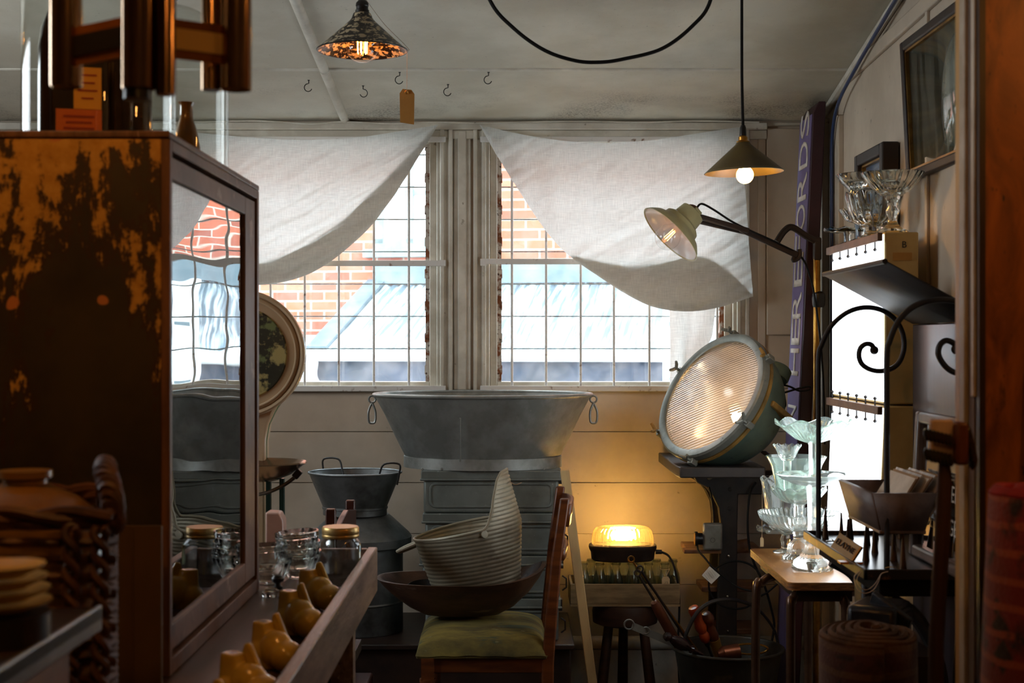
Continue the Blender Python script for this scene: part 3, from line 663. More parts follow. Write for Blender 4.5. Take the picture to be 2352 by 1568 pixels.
o = part(mb, 'scuttle_body', m_corr, t, normals=True, sharp=80); solid(o, .002, -1)
part(MB().lathe([(.134,.001),(.12,.004),(0,.004)], Cs, Rs@Matrix.Diagonal((1,.92,1)), 64), 'scuttle_floor', m_corr, t)
part(MB().tube([scut(k/120, 1) for k in range(120)], .0045, 7, closed=True), 'rolled_rim', m_corr, t)
e = scut(.5, .9)
hd = [e+Vector((-.0,-.03,.0)), e+Vector((-.03,-.028,-.012)), e+Vector((-.052,-.012,-.022)), e+Vector((-.052,.012,-.022)), e+Vector((-.03,.028,-.012)), e+Vector((0,.03,0))]
part(MB().tube(smooth_path(hd, 6), .0055, 8, flat=1.6), 'handle', m_corr, t)
part(MB().lathe([(.012,0),(.011,.004),(0,.005)], scut(.80, .93)+Vector((0,-.001,0)), rot_to((.5,-.8,.1)), 14), 'lug', m_corr, t)
part(MB().tube(smooth_path([scut(.96,.9), scut(.96,.9)+Vector((.02,-.02,-.01)), scut(.96,.9)+Vector((.04,-.02,-.004))]), .0012, 5), 'string', m_string, t)
# dark chair behind the trough
m_redwood = M('mahogany', (74,36,26), (54,24,18), sc=5, st=(1,1,6), rough=.3)
t = thing('wooden_chair', 'dark mahogany chair whose carved back shows above the lidded jar', 'chair', (-.44, 4.15, FLOOR))
xl, xr = X(760, 4.02), X(805, 4.28)
yl, yr = 4.02, 4.28
part(MB().box(xl-.014, xl+.014, yl-.014, yl+.014, FLOOR, Z(1168, yl)), 'back_post', m_redwood, t, bev=.004)
part(MB().box(xr-.014, xr+.014, yr-.014, yr+.014, FLOOR, Z(1148, yr)), 'back_post', m_redwood, t, bev=.004)
mb = MB(); dv = Vector((xr-xl, yr-yl, 0)); L = dv.length; dv /= L
prof = [(0,.012),(.2,.016),(.4,.034),(.6,.046),(.8,.040),(1,.036)]
zb = Z(1225, 4.15); mb.prism([Vector((xl, yl, zb-.03))]+[Vector((xl, yl, 0))+dv*L*a+Vector((0,0,zb+.02+h*1.0)) for a, h in prof]+[Vector((xr, yr, zb-.03))], Vector((dv.y, -dv.x, 0))*.018)
part(mb, 'crest_rail', m_redwood, t, bev=.003)
part(MB().box(-.62, -.42, 4.0, 4.3, .40, .45), 'seat', m_redwood, t, bev=.005)
for lx, ly_ in ((-.60, 4.02), (-.60, 4.28)): part(MB().box(lx-.014, lx+.014, ly_-.014, ly_+.014, FLOOR, .40), 'leg', m_redwood, t)
# leaning panel
m_plank = M('painted_plank', (190,160,110), (170,138,92), sc=4, st=(3,3,.6), rough=.6)
p = P(1297, 1080, 4.72); q = Vector((X(1362, 4.60), 4.60, FLOOR+.01)); q.x = p.x+(q.x-p.x)*(p.z-q.z)/(p.z-Z(1568,4.63))
t = thing('leaning_panel', 'narrow cream-edged board leaning against the grey trunks', 'board', q)
part(MB().bar(p, q, .030, .028, math.radians(45)), 'board', m_plank, t, bev=.002)
# ================================================================ BULKHEAD LAMP, BOTTLES, CRATE, STOOL
m_crate = M('crate_wood', (150,126,88), (112,90,60), sc=5, st=(1,6,6), rough=.65)
m_stoolw = M('stool_wood', (60,36,22), (36,22,14), sc=5, st=(1,1,5), rough=.5)
ys = 5.13
t = thing('round_stool', 'thick dark round-topped wooden stool beneath the bottle crate', 'stool', (X(1437, 5.1), ys, FLOOR))
cx = X(1437, 5.1)
part(MB().lathe([(.10,.435),(.116,.442),(.118,.48),(.112,.508),(.104,.5125),(0,.5125)], (cx, ys, 0), n=48), 'seat', m_stoolw, t)
for a in (215, 325, 90):
    a = math.radians(a); part(MB().tube([(cx+.075*cos(a), ys+.075*sin(a), .438), (cx+.125*cos(a), ys+.125*sin(a), FLOOR)], [.017, .021], 12), 'leg', m_stoolw, t)
x0, x1, ya, yb_ = X(1310, 5.03), X(1562, 5.03), 5.03, 5.235
t = thing('bottle_crate', 'shallow wooden crate of milk bottles on the round stool', 'crate', ((x0+x1)/2, 5.13, .513))
z0, z1 = .513, .592
part(MB().box(x0, x1, ya, yb_, z0, z0+.008), 'crate_bottom', m_crate, t)
for bx in ((x0, x1, ya, ya+.01), (x0, x1, yb_-.01, yb_), (x0, x0+.01, ya+.0102, yb_-.0102), (x1-.01, x1, ya+.0102, yb_-.0102)):
    part(MB().box(*bx, z0+.0082, z1), 'crate_side', m_crate, t, bev=.002)
m_bottle = THIN('bottle_glass', (232,236,226), k=1.0, base=.03, rough=.03, dirt=.08)
zb = z0+.0085; hB = .142
front = ['first milk bottle of the front row in the crate, beside the leaning board', 'second milk bottle of the front crate row counting from the leaning board', 'third milk bottle of the front crate row counting from the leaning board', 'fourth milk bottle of the front crate row, behind the fire irons', 'fifth milk bottle of the front crate row, left of the tagged bottle', 'milk bottle with a cream paper tag at the right end of the crate']
b0 = None
def mkbottle(loc, lb, grp):
    global b0
    if b0 is None:
        b0 = thing('milk_bottle', lb, 'bottle', loc, grp)
        pr = [(.024,0),(.026,.004),(.026,.072),(.0225,.090),(.0155,.112),(.014,.124),(.0165,.130),(.0165,.1415)]
        part(MB().lathe(pr+[(r-.002, z) for r, z in reversed(pr[1:])]+[(.0001,.004),(.0001,0)], (0,0,0), None, 24, closed=True), 'bottle_body', m_bottle, b0, raw=True)
        part(MB().tube([(.0168*cos(a*PI/10), .0168*sin(a*PI/10), .134) for a in range(20)], .0022, 6, closed=True), 'lip', m_bottle, b0, raw=True)
        return b0
    return dup(b0, loc, 0, lb, grp)
for k, lb in enumerate(front):
    mkbottle(Vector((X(1340+37.5*k, 5.08), 5.085, zb)), lb, 'milk bottles in the crate, front row')
for k in range(6):
    mkbottle(Vector((X(1358+37.5*k, 5.15), 5.15, zb)), 'clear milk bottle in the crate row behind the front bottles', 'milk bottles in the crate, back row')
bt = Vector((X(1527.5, 5.08), 5.085, zb))
m_cardc = M('cream_card', (206,180,136), (190,160,116), sc=12, rough=.8)
g = thing('price_tag', 'cream handwritten tag tied round the milk bottle at the right crate end', 'tag', bt+Vector((0,-.032,.02)))
part(MB().prism([bt+Vector((x, -.030, z)) for x, z in ((-.014,.018),(.014,.018),(.014,.085),(.008,.094),(-.008,.094),(-.014,.085))], (0,-.001,0)), 'card', m_cardc, g)
mb = MB()
for kk, (xx, amp) in enumerate(((-.004,.003),(.005,.0025))): mb.tube([bt+Vector((xx+amp*sin(q*1.7+kk), -.0315, .032+.005*q)) for q in range(10)], .0005, 4)
part(mb, 'handwriting', m_dark, g)
part(MB().tube([bt+Vector((.0165*cos(a*PI/10), .0165*sin(a*PI/10), .116)) for a in range(20)]+[bt+Vector((0,-.0305,.09))], .0007, 4), 'string', m_string, g)
# bulkhead lamp
lz = zb+hB+.001; C = Vector((X(1431, 5.1), 5.12, lz))
t = thing('bulkhead_lamp', 'oval bulkhead lamp with glowing ribbed glass standing on the milk bottles', 'lamp', C)
m_bulkbase = M('bronze_paint', (58,44,34), (42,32,26), sc=10, rough=.5, metal=.3)
def stad(A, B):
    def fn(th, r, z):
        c_, s_ = cos(th), sin(th); q = (abs(c_)**3+abs(s_)**3)**(-1/3); return (r*A*c_*q, r*B*s_*q, z)
    return fn
part(MB().lathe([(.86,.0),(.92,.006),(.94,.03),(.985,.04),(1,.047),(.99,.055),(.9,.06),(0,.06)], C, None, 72, stad(.122, .072)), 'lamp_base', m_bulkbase, t)
def ribs(A, B):
    f = stad(A, B)
    def fn(th, r, z):
        k = 1+.03*cos(th*46)*(1 if r > .72 else .0); x, y, zz = f(th, r*k, z); return (x, y, zz)
    return fn
m_ribglass, nt, out = newmat('ribbed_lamp_glass')
gl = nd(nt, 'ShaderNodeBsdfGlass'); gl.inputs['Roughness'].default_value = .04; gl.inputs['IOR'].default_value = 1.4; gl.inputs['Color'].default_value = lin((255,240,205))
tr_ = nd(nt, 'ShaderNodeBsdfTransparent'); tr_.inputs[0].default_value = lin((255,236,196)); mx = nd(nt, 'ShaderNodeMixShader'); mx.inputs[0].default_value = .25
tl_ = nd(nt, 'ShaderNodeBsdfTranslucent'); tl_.inputs[0].default_value = lin((255,225,160)); mx2 = nd(nt, 'ShaderNodeMixShader'); mx2.inputs[0].default_value = .10
nt.links.new(gl.outputs[0], mx.inputs[1]); nt.links.new(tr_.outputs[0], mx.inputs[2]); nt.links.new(mx.outputs[0], mx2.inputs[1]); nt.links.new(tl_.outputs[0], mx2.inputs[2]); nt.links.new(mx2.outputs[0], out.inputs[0])
part(MB().lathe([(1,.060),(.99,.085),(.94,.105),(.84,.117),(.7,.121),(.55,.119),(0,.119)], C, None, 184, ribs(.108, .062)), 'lamp_glass', m_ribglass, t)
part(MB().lathe([(.0,-.045),(.012,-.04),(.018,-.02),(.018,.02),(.012,.04),(0,.045)], C+Vector((0,0,.088)), rot_to((1,0,0)), 16), 'bulb', EM('bulkhead_glow', (255,212,135), 42), t)
e = C+Vector((.118,-.01,.03))
part(MB().tube([e, e+Vector((.022,0,0))], .008, 10), 'cable_gland', m_dark, t)
cbl = smooth_path([e+Vector((.02,0,0)), e+Vector((.045,-.02,-.012)), e+Vector((.062,-.05,-.05)), e+Vector((.075,-.06,-.12)), e+Vector((.078,-.06,-.2)), e+Vector((.075,-.05,-.35)), e+Vector((.09,-.02,-.6))])
part(MB().tube(cbl, .004, 8), 'flex', m_blackcable, t)
# ================================================================ IRON MACHINE STAND with searchlight
m_castiron = M('cast_iron', (40,36,34), (56,48,42), sc=9, rough=.5, metal=.4, bump=.15)
m_shelfw = M('worn_shelf_wood', (126,88,58), (92,60,38), sc=5, st=(1,6,6), rough=.6)
t = thing('machine_stand', 'black cast iron machine stand carrying the green searchlight', 'stand', (.70, 5.1, FLOOR))
part(MB().prism([(.560,4.74,.995),(.572,4.74,.995),(.845,4.74,.995),(.845,5.37,.995),(.553,5.37,.995),(.553,4.80,.995)], (0,0,.036)), 'stand_top', m_castiron, t, bev=.004)
for yy in (5.13, 5.34):
    d = 5.13
    out_ = [(1590,1092),(1800,1092),(1800,1134),(1694,1134),(1692,1200),(1690,1560),(1690,1800),(1640,1800),(1644,1460),(1653,1200),(1649,1165),(1636,1138),(1620,1118),(1600,1108)]
    pl_ = [Vector((X(a, d), yy-.02, min(.994, Z(b, d)))) for a, b in out_]
    for p_ in pl_: p_.z = max(p_.z, FLOOR)
    fr_ = part(MB().prism(pl_, (0,.035,0)), 'side_frame', m_castiron, t, bev=.004)
    if yy < 5.2:
        for bx, by, rr in ((1630,1096,.010),(1676,1124,.008),(1676,1167,.008),(1673,1277,.006),(1670,1369,.005),(1671,1449,.005)):
            part(MB().lathe([(rr,0),(rr*.9,.006),(0,.008)], P(bx, by, 5.11)+Vector((0,.0005,0)), rot_to((0,-1,0)), 10), 'bolt', M('bolt_head', (70,60,52), (130,124,100), sc=30, rough=.5, metal=.5) if bx == 1630 else m_chrome if by > 1270 else m_castiron, t, fr_)
for py, xa in ((1262, 1572), (1352, 1608), (1450,1640)):
    z = Z(py, 5.1)
    part(MB().box(X(xa, 5.2), .90, 5.151, 5.314, z-.02, z), 'shelf_board', m_shelfw, t, bev=.003)
part(MB().tube([(.78,5.155,.70),(.86,5.145,.715)], .024, 14), 'roller', m_shelfw, t)
# control box with viewing lens
bc = P(1629, 1235, 5.12); zb_ = Z(1262, 5.1)
part(MB().box(X(1570, 5.12), X(1655, 5.12), 5.098, 5.152, zb_-.014, zb_), 'shelf_lip', m_shelfw, t, bev=.002)
t = thing('switch_box', 'small grey metal switch box with a black plug on the machine stand shelf', 'box', (bc.x, 5.12, zb_))
part(MB().box(X(1613, 5.09), X(1658, 5.09), 5.070, 5.090, zb_+.001, zb_+.099).box(X(1617, 5.09), X(1655, 5.09), 5.090, 5.106, zb_+.001, zb_+.096), 'box_body', M('hammered_grey', (150,148,138), (132,130,120), sc=20, rough=.35, metal=.5), t, bev=.008)
part(MB().tube([P(1613, 1237, 5.08), P(1600, 1237, 5.08)], .021, 18).tube([P(1602, 1237, 5.08), P(1596, 1237, 5.08)], .026, 18), 'plug', m_dark, t)
part(MB().tube([P(1596.5, 1237, 5.08), P(1595, 1237, 5.08)], .021, 18), 'plug_face', m_brass, t)
part(MB().tube([P(1637, 1240, 5.0698)+Vector((.008*cos(a*PI/8), 0, .008*sin(a*PI/8))) for a in range(16)], .0006, 5, closed=True), 'knockout', m_castiron, t)
mb = MB().tube(smooth_path([P(1640, 1206, 5.1), P(1639, 1180, 5.1), P(1634, 1140, 5.105), P(1628, 1118, 5.1)]), .004, 7).tube(smooth_path([P(1601, 1246, 5.08), P(1604, 1264, 5.06), P(1618, 1280, 5.04), P(1640, 1305, 5.02), P(1690, 1345, 5.0), P(1725, 1357, 4.98)]), .0035, 7)
part(mb, 'lead', m_blackcable, t)
g = thing('price_tag', 'white printed label tag on the lead below the switch box', 'tag', P(1633, 1340, 5.0))
q_ = [P(1612+x, y, 5.0) for x, y in ((18,1300),(42,1321),(22,1341),(0,1321))]
part(MB().prism(q_, (0,.001,0)), 'card', M('white_card', (222,222,214), rough=.7), g)
mb = MB()
for k in range(5): a_ = P(1617+k*4.2, 1318-k*2.6+k*.0, 4.998); mb.bar(a_, a_+Vector((.016,0,-.022)), .0008 if k != 2 else .0035, .0004)
part(mb, 'print', m_dark, g)
# black cable loops around the stand
def ell(cx, cy, rx, ry, d, n=26, a0=0, a1=2*PI, dd=0): return [P(cx+rx*cos(a0+(a1-a0)*k/n), cy+ry*sin(a0+(a1-a0)*k/n), d+dd*k/n) for k in range(n+1)]
mb = MB().tube(smooth_path([P(1736,1108,5.08), P(1722,1135,5.06), P(1717,1200,5.05), P(1722,1260,5.05), P(1735,1300,5.05), P(1756,1345,5.06), P(1772,1400,5.07), P(1778,1440,5.07), P(1766,1500,5.06), P(1752,1530,5.06)]), .0042, 8)
mb.tube(smooth_path(ell(1690,1343,62,55,5.03,18,-.4,-5.2,.03)+[P(1745,1370,5.06), P(1765,1358,5.06), P(1795,1332,5.05)]), .0036, 8)
solo(mb, 'extension_lead', m_blackcable, 'looped black power cord hanging from the machine stand above the tool bucket', 'cord')
solo(MB().bar(P(1752, 1036, 5.06), (.92, 5.12, Z(1046, 5.1)), .024, .003, 0), 'steel_strip', m_chrome, 'flat steel strip with a hole lying on the machine stand behind the searchlight', 'strip')
# ---------------------------------------------------------------- searchlight
m_verd = M('verdigris_bronze', (72,88,78), (92,106,92), sc=7, rough=.5, metal=.45, bump=.12, spots=[((96,82,46), 9, .60, .72), ((56,66,62), 24, .62, .7)])
m_ring = M('grey_green_ring', (128,128,118), (104,106,98), sc=9, rough=.42, metal=.5, bump=.08, spots=[((70,76,70), 30, .62, .72)])
m_orng = M('rusty_bracket', (150,112,48), (108,84,40), sc=12, rough=.6, metal=.3)
C = P(1637, 910, 4.86); N = Vector((-.735,-.462,.496)).normalized(); RS = rot_to(N); k_ = 4.86/F
t = thing('searchlight', 'verdigris ship searchlight with ribbed lens tilted on the machine stand', 'searchlight', (C.x+.08, C.y+.06, 1.031))
rg = 141*k_; ro = 162*k_
body = [(ro*.97,-.014),(ro*.98,-.03),(ro*.95,-.06),(ro*.90,-.10),(ro*.82,-.14),(ro*.70,-.18),(ro*.54,-.215),(ro*.36,-.238),(.05,-.248),(0,-.248)]
bi = [(max(0.0001, r-.006), z+.004) for r, z in body[:-1]]
part(MB().lathe(body[:-1]+[(0.0001,-.248),(0.0001,-.243)]+list(reversed(bi)), C, RS, 64, closed=True), 'housing', m_verd, t)
part(MB().lathe([(rg,-.006),(rg,.012),(rg+.006,.016),(ro-.006,.016),(ro,.010),(ro,-.012),(ro-.008,-.016),(rg+.004,-.016)], C, RS, 72, closed=True), 'front_ring', m_ring, t)
part(MB().lathe([(ro*.975,-.016),(ro*1.0,-.018),(ro*1.0,-.030),(ro*.975,-.032)], C, RS, 72, closed=True), 'clamp_band', m_orng, t)
m_refl = M('reflector', (222,216,206), rough=.12, metal=1)
rb = [(rg*.99,-.012),(rg*.92,-.05),(rg*.80,-.085),(rg*.62,-.118),(rg*.38,-.142),(.02,-.152)]
mb = MB().lathe(rb, C, RS, 64); mb.f = mb.f[:-2]
part(mb, 'reflector', m_refl, t, normals=False)
mlens, nt, out = newmat('ribbed_lens')
g1 = nd(nt, 'ShaderNodeBsdfGlossy'); g1.inputs['Roughness'].default_value = .14; g1.inputs[0].default_value = lin((225,232,238))
t1 = nd(nt, 'ShaderNodeBsdfTranslucent'); t1.inputs[0].default_value = lin((245,242,238)); tp = nd(nt, 'ShaderNodeBsdfRefraction'); tp.inputs['Roughness'].default_value = .22; tp.inputs['IOR'].default_value = 1.05
a1 = nd(nt, 'ShaderNodeMixShader'); a1.inputs[0].default_value = .55; nt.links.new(t1.outputs[0], a1.inputs[1]); nt.links.new(tp.outputs[0], a1.inputs[2])
a2 = nd(nt, 'ShaderNodeMixShader'); a2.inputs[0].default_value = .5; nt.links.new(a1.outputs[0], a2.inputs[1]); nt.links.new(g1.outputs[0], a2.inputs[2]); nt.links.new(a2.outputs[0], out.inputs[0])
# ribs run in the image from lower-left to upper-right
rdir = Vector((.80,-.30,.0)); vx = RS@Vector((1,0,0)); vy = RS@Vector((0,1,0))
tgt = (Vector((.89,-.933,.45))); tx = tgt.dot(vx); ty = tgt.dot(vy); a_ = math.atan2(ty, tx)
Rr = RS@Matrix.Rotation(a_, 3, 'Z'); NR = 42; mb = MB(); nn = NR*6
vs = []; fs = []
for i in range(nn+1):
    v = -1+2*i/nn; hw = math.sqrt(max(0, 1-v*v)); zz = .004*abs(sin(PI*NR*(v+1)/2))+.014*(1-v*v)*.3
    for j in range(13):
        u = -1+2*j/12; vs.append(C+Rr@Vector((u*hw*rg*.995, v*rg*.995, zz+.010*(hw*hw)*(1-u*u))))
for i in range(nn):
    for j in range(12): fs.append((i*13+j, i*13+j+1, (i+1)*13+j+1, (i+1)*13+j))
part(MB().add(vs, fs), 'lens', mlens, t, normals=False, sharp=80)
part(MB().lathe([(0,-.02),(.016,-.014),(.02,0),(.012,.018),(0,.022)], C-N*.085+Vector((.03,-.02,-.03)), RS, 16), 'bulb', EM('searchlight_glow', (255,205,150), 20), t)
for k in range(6):
    a = math.radians(38+60*k); e = C+RS@Vector((ro*1.03*cos(a), ro*1.03*sin(a), .0)); u = RS@Vector((cos(a), sin(a), 0)); tg = RS@Vector((-sin(a), cos(a), 0))
    cp = part(MB().obox(e-u*.004-N*.006, (.03,.022,.028), Matrix((u, tg, N)).transposed()).tube([e-N*.028, e+N*.026], .0055, 8), 'clamp_lug', m_ring, t, bev=.003)
    mb = MB(); w = e+N*.024
    for s_ in (-1, 1): mb.tube([w, w+tg*s_*.012+N*.008, w+tg*s_*.020+N*.018], [.006,.006,.0045], 8)
    part(mb, 'wing_nut', m_orng if k % 3 == 0 else m_ring, t, cp)
# side trunnion arm and vent cowl, coiled lead
e = C-N*.10+RS@Vector((0,0,0)); side = Vector((.55,-.62,-.05)).normalized()
a0_ = P(1768, 925, 4.70); part(MB().bar(a0_, P(1812, 962, 4.78), .03, .02), 'trunnion_arm', m_orng, t, bev=.004)
v0 = P(1768, 895, 4.94); v1 = P(1790, 838, 4.98)
Rv = rot_to(v1-v0); part(MB().lathe([(.030,0),(.030,.045),(.046,.047),(.050,.055),(.050,.085),(.044,.092),(0,.096)], v0, Rv, 32), 'vent_cowl', m_verd, t)
mb = MB()
for k in range(5): mb.tube(smooth_path([P(1782+3*k, 870, 4.97+.008*k), P(1788+3*k, 900, 4.95+.01*k), P(1796+2*k, 928, 4.95+.01*k), P(1800, 945-3*k, 4.95+.01*k), P(1794, 910, 4.97+.01*k)]), .0036, 6)
mb.tube(smooth_path([P(1795, 883, 4.97), P(1815, 888, 4.96), P(1835, 897, 4.96), P(1855, 896, 4.96), P(1862, 892, 4.96), P(1858, 887, 4.96), P(1830, 893, 4.96), P(1800, 902, 4.96)]), .0036, 6)
part(mb, 'coiled_lead', m_blackcable, t)
# ---------------------------------------------------------------- articulated floor lamp
m_lampgreen = M('sage_enamel', (172,168,128), (156,150,110), sc=6, rough=.35)
dl = 4.985; px_ = X(1876, dl)
t = thing('articulated_lamp', 'articulated pole lamp with a sage enamel head reaching left across the curtain', 'lamp', (px_, dl, FLOOR))
part(MB().tube([(px_, dl, FLOOR), (px_, dl, Z(590, dl))], .0125, 16), 'pole', m_brass, t)
part(MB().lathe([(.032,0),(.032,.02),(.02,.03),(0,.03)], (px_, dl, FLOOR), n=24), 'base', m_blackiron, t)
part(MB().lathe([(.018,-.03),(.022,-.022),(.024,0),(.022,.018),(.012,.026),(0,.028)], P(1880, 686, dl), n=20), 'clamp_collar', m_dark, t)
m_armbrown = M('brown_arm', (62,46,36), (48,36,30), sc=12, rough=.45, metal=.3)
part(MB().box(px_-.012, px_+.014, dl-.016, dl+.016, Z(598, dl), Z(545, dl)), 'socket', m_armbrown, t, bev=.006)
d1 = 4.95
part(MB().tube(smooth_path([P(1878, 556, 4.98), P(1850, 541, 4.98), P(1820, 522, 4.98), P(1802, 530, 4.97), P(1784, 556, 4.96)], 6), .012, 10), 'elbow', m_armbrown, t)
arm = part(MB().bar(P(1832, 586, d1), P(1700, 525, d1-.03), .016, .022).bar(P(1720, 530, d1-.05), P(1592, 493, d1-.10), .014, .018).bar(P(1720, 536, d1-.0), P(1592, 506, d1-.07), .012, .014), 'arm', m_armbrown, t, bev=.004)
mb = MB().tube(smooth_path([P(1836, 572, d1), P(1836, 590, d1), P(1822, 598, d1), P(1826, 586, d1)], 5), .008, 8)
part(mb, 'hook_end', m_armbrown, t)
J = P(1585, 492, d1-.10); part(MB().lathe([(.033,-.016),(.033,.016),(.01,.02),(0,.02)], J, rot_to((0,-1,0)), 28), 'knuckle', M('brown_disc', (98,66,44), (78,52,36), sc=14, rough=.5), t)
part(MB().lathe([(.010,0),(.009,.006),(0,.007)], J+Vector((0,-.019,0)), rot_to((0,-1,0)), 14), 'screw', m_chrome, t)
HC = P(1539, 539, d1-.12); ax = Vector((-.717,-.171,-.693)).normalized()   # opening direction
RH = rot_to(-ax); rr = .123
pr = [(rr,0),(rr*.93,.012),(rr*.80,.028),(rr*.62,.040),(rr*.58,.046),(rr*.56,.058),(rr*.48,.066),(rr*.40,.070),(rr*.38,.092),(rr*.36,.112),(.03,.118)]
shade(pr, HC, RH, 'lamp_head', m_lampgreen, None, t, th=.002)
mb = MB().lathe([(rr-.006,.0025),(rr*.9,.0115),(rr*.78,.0245),(rr*.59,.0375),(rr*.54,.044),(rr*.5,.058),(rr*.36,.062),(.012,.064)], HC, RH, 48); mb.f = mb.f[:-2]
part(mb, 'head_lining', M('grey_enamel', (196,198,196), rough=.25), t, normals=False)
part(MB().obox(HC-ax*.095+Vector((.012,-.0,.004)), (.05,.03,.045), RH), 'bracket', m_lampgreen, t, bev=.004)
b = part(MB().lathe(bulbprof(.044, .085), HC+ax*.012, RH, 28), 'bulb', m_bulb, t)
mb = MB()
for k in range(4): mb.tube([HC-ax*.02+RH@Vector((.006*cos(k*1.57), .006*sin(k*1.57), 0)), HC+ax*.022+RH@Vector((.008*cos(k*1.57), .008*sin(k*1.57), 0))], .0011, 5)
part(mb, 'filament', EM('dim_filament', (255,150,60), 6), t, b)
part(MB().tube(smooth_path([P(1600, 478, d1-.10), P(1612, 468, d1-.09), P(1640, 482, d1-.08), P(1680, 508, d1-.06), P(1720, 528, d1-.05), P(1790, 560, d1-.02), P(1840, 590, d1), P(1862, 640, 4.96), P(1874, 700, 4.955), P(1886, 800, 4.955), P(1892, 900, 4.955), P(1894, 1020, 4.955)]), .0036, 8), 'flex', m_blackcable, t)
# ================================================================ TOOL BUCKET
C = Vector((X(1672, 4.9), 4.9, FLOOR)); zr = Z(1487, 4.9); rb_ = .188
t = thing('tool_bucket', 'dark metal bucket of hand tools on the floor before the machine stand', 'bucket', C)
m_bucket = M('bucket_metal', (72,70,62), (54,50,44), sc=7, rough=.45, metal=.5, spots=[((90,78,60), 8, .62, .72)])
part(MB().lathe([(.13,.001),(.135,.01),(rb_-.004,zr-FLOOR),(rb_-.008,zr-FLOOR),(.128,.014),(.0001,.014),(.0001,.001)], C, None, 56, closed=True), 'bucket_body', m_bucket, t)
part(MB().tube([C+Vector((rb_*cos(a*PI/28), rb_*sin(a*PI/28), zr-FLOOR)) for a in range(56)], .006, 8, closed=True), 'rolled_rim', m_bucket, t)
part(MB().tube(smooth_path([P(1572, 1476, 4.84), P(1578, 1450, 4.83), P(1600, 1408, 4.83), P(1630, 1384, 4.84), P(1665, 1376, 4.86), P(1700, 1380, 4.9), P(1740, 1398, 4.95), P(1775, 1440, 5.0), P(1788, 1480, 5.0)]), .005, 8, flat=1.5), 'bail_handle', m_blackiron, t)
bot = C+Vector((0,0,.05))
m_orangew = M('orange_varnish', (176,72,28), (140,50,20), sc=8, rough=.3, coat=.4)
m_brownw = M('brown_handle', (98,52,30), (70,36,22), sc=8, rough=.35, coat=.3)
m_purplew = M('dark_turned_wood', (46,26,28), (34,20,22), sc=6, rough=.25, coat=.4)
# three skewers / fire irons with ring ends
for k, (a, b, lb) in enumerate((((1454,1290),(1650,1560),'longest thin fire iron with a looped end leaning left in the tool bucket'), ((1474,1312),(1636,1560),'middle of the three thin fire irons in the tool bucket'), ((1468,1322),(1620,1570),'lowest of the three thin fire irons in the tool bucket'))):
    p = P(*a, 4.76); q = P(*b, 4.95); dv = (q-p).normalized(); up = Vector((.5,.0,.86))
    solo(MB().tube([p, q], .0042 if k else .0036, 8).tube([p-dv*.012+Vector((.010*cos(j*PI/7), 0, .010*sin(j*PI/7))) for j in range(14)], .0032, 6, closed=True), 'fire_iron', m_castiron if k else m_brass, lb, 'fire iron', 'fire irons in the tool bucket')
p = P(1504, 1385, 4.80); q = P(1600, 1560, 4.94); dv = (q-p).normalized()
solo(MB().lathe([(0,-.012),(.012,-.006),(.0165,.006),(.018,.04),(.017,.22),(0,.225)], p, rot_to(q-p), 18), 'rolling_pin', m_brownw, 'plain round brown wooden stick behind the fire irons in the bucket', 'stick')
p = P(1592, 1394, 4.86); q = P(1650, 1545, 4.93)
t = thing('screwdriver', 'screwdriver with an orange varnished handle upright in the tool bucket', 'tool', q)
part(MB().lathe([(0,-.004),(.016,0),(.021,.01),(.019,.03),(.016,.055),(.021,.075),(.020,.085),(.014,.102),(.018,.112),(.017,.13),(.010,.142),(0,.143)], p, rot_to(q-p), 20), 'handle', m_orangew, t)
dv = (q-p).normalized(); part(MB().tube([p+dv*.14, p+dv*.155], .009, 10).tube([p+dv*.153, p+dv*.27], .0045, 8), 'blade', m_chrome, t)
p = P(1623, 1412, 4.88); q = P(1662, 1540, 4.96)
t = thing('wooden_mallet_handle', 'brown wooden handle with a round knob beside the orange screwdriver', 'tool', q)
part(MB().lathe([(0,-.012),(.014,-.008),(.022,.008),(.022,.02),(.015,.036),(.013,.045),(.017,.06),(.020,.085),(.018,.10)], p, rot_to(q-p), 20), 'handle', m_brownw, t)
dv = (q-p).normalized(); part(MB().tube([p+dv*.10, p+dv*.145, p+dv*.2], [.020,.019,.016], 14), 'ferrule', m_orng, t)
p = P(1528, 1459, 4.72); q = P(1602, 1498, 4.78)
solo(MB().lathe([(0,-.004),(.012,0),(.016,.012),(.010,.024),(.014,.034),(.021,.055),(.020,.08),(.013,.102),(.009,.112),(.014,.12),(.008,.128),(.008,.17),(0,.171)], p, rot_to(q-p), 22), 'turned_spindle', m_purplew, 'dark turned wooden spindle handle lying over the bucket rim at left', 'handle')
p = P(1452, 1437, 4.70); q = P(1540, 1474, 4.78)
mb = MB().bar(p, q, .004, .024, 0); dv = (q-p).normalized()
mb.tube([p-dv*.014+Vector((.016*cos(j*PI/8), 0, .016*sin(j*PI/8))) for j in range(16)], .003, 6, closed=True).tube([p+dv*.06+Vector((.013*cos(j*PI/8), -.004, .011*sin(j*PI/8)+.004)) for j in range(16)], .003, 6, closed=True)
mb.bar(q, P(1590, 1496, 4.84), .004, .022, 0)
solo(mb, 'metal_strap', m_galv, 'flat grey metal strap with ring end sticking out over the bucket rim', 'strap')
C2 = P(1662, 1496, 4.82)
t = thing('copper_ladle', 'small copper cup lying on its side in the tool bucket', 'cup', C2-Vector((0,0,.03)))
m_copper = M('copper', (150,92,66), (124,70,48), sc=10, rough=.35, metal=.8)
part(MB().lathe([(.0,0),(.010,.001),(.026,.02),(.027,.075),(.025,.075),(.022,.02),(0,.006)], C2+Vector((-.02,0,-.01)), rot_to((1,.15,.12)), 24), 'cup_body', m_copper, t)
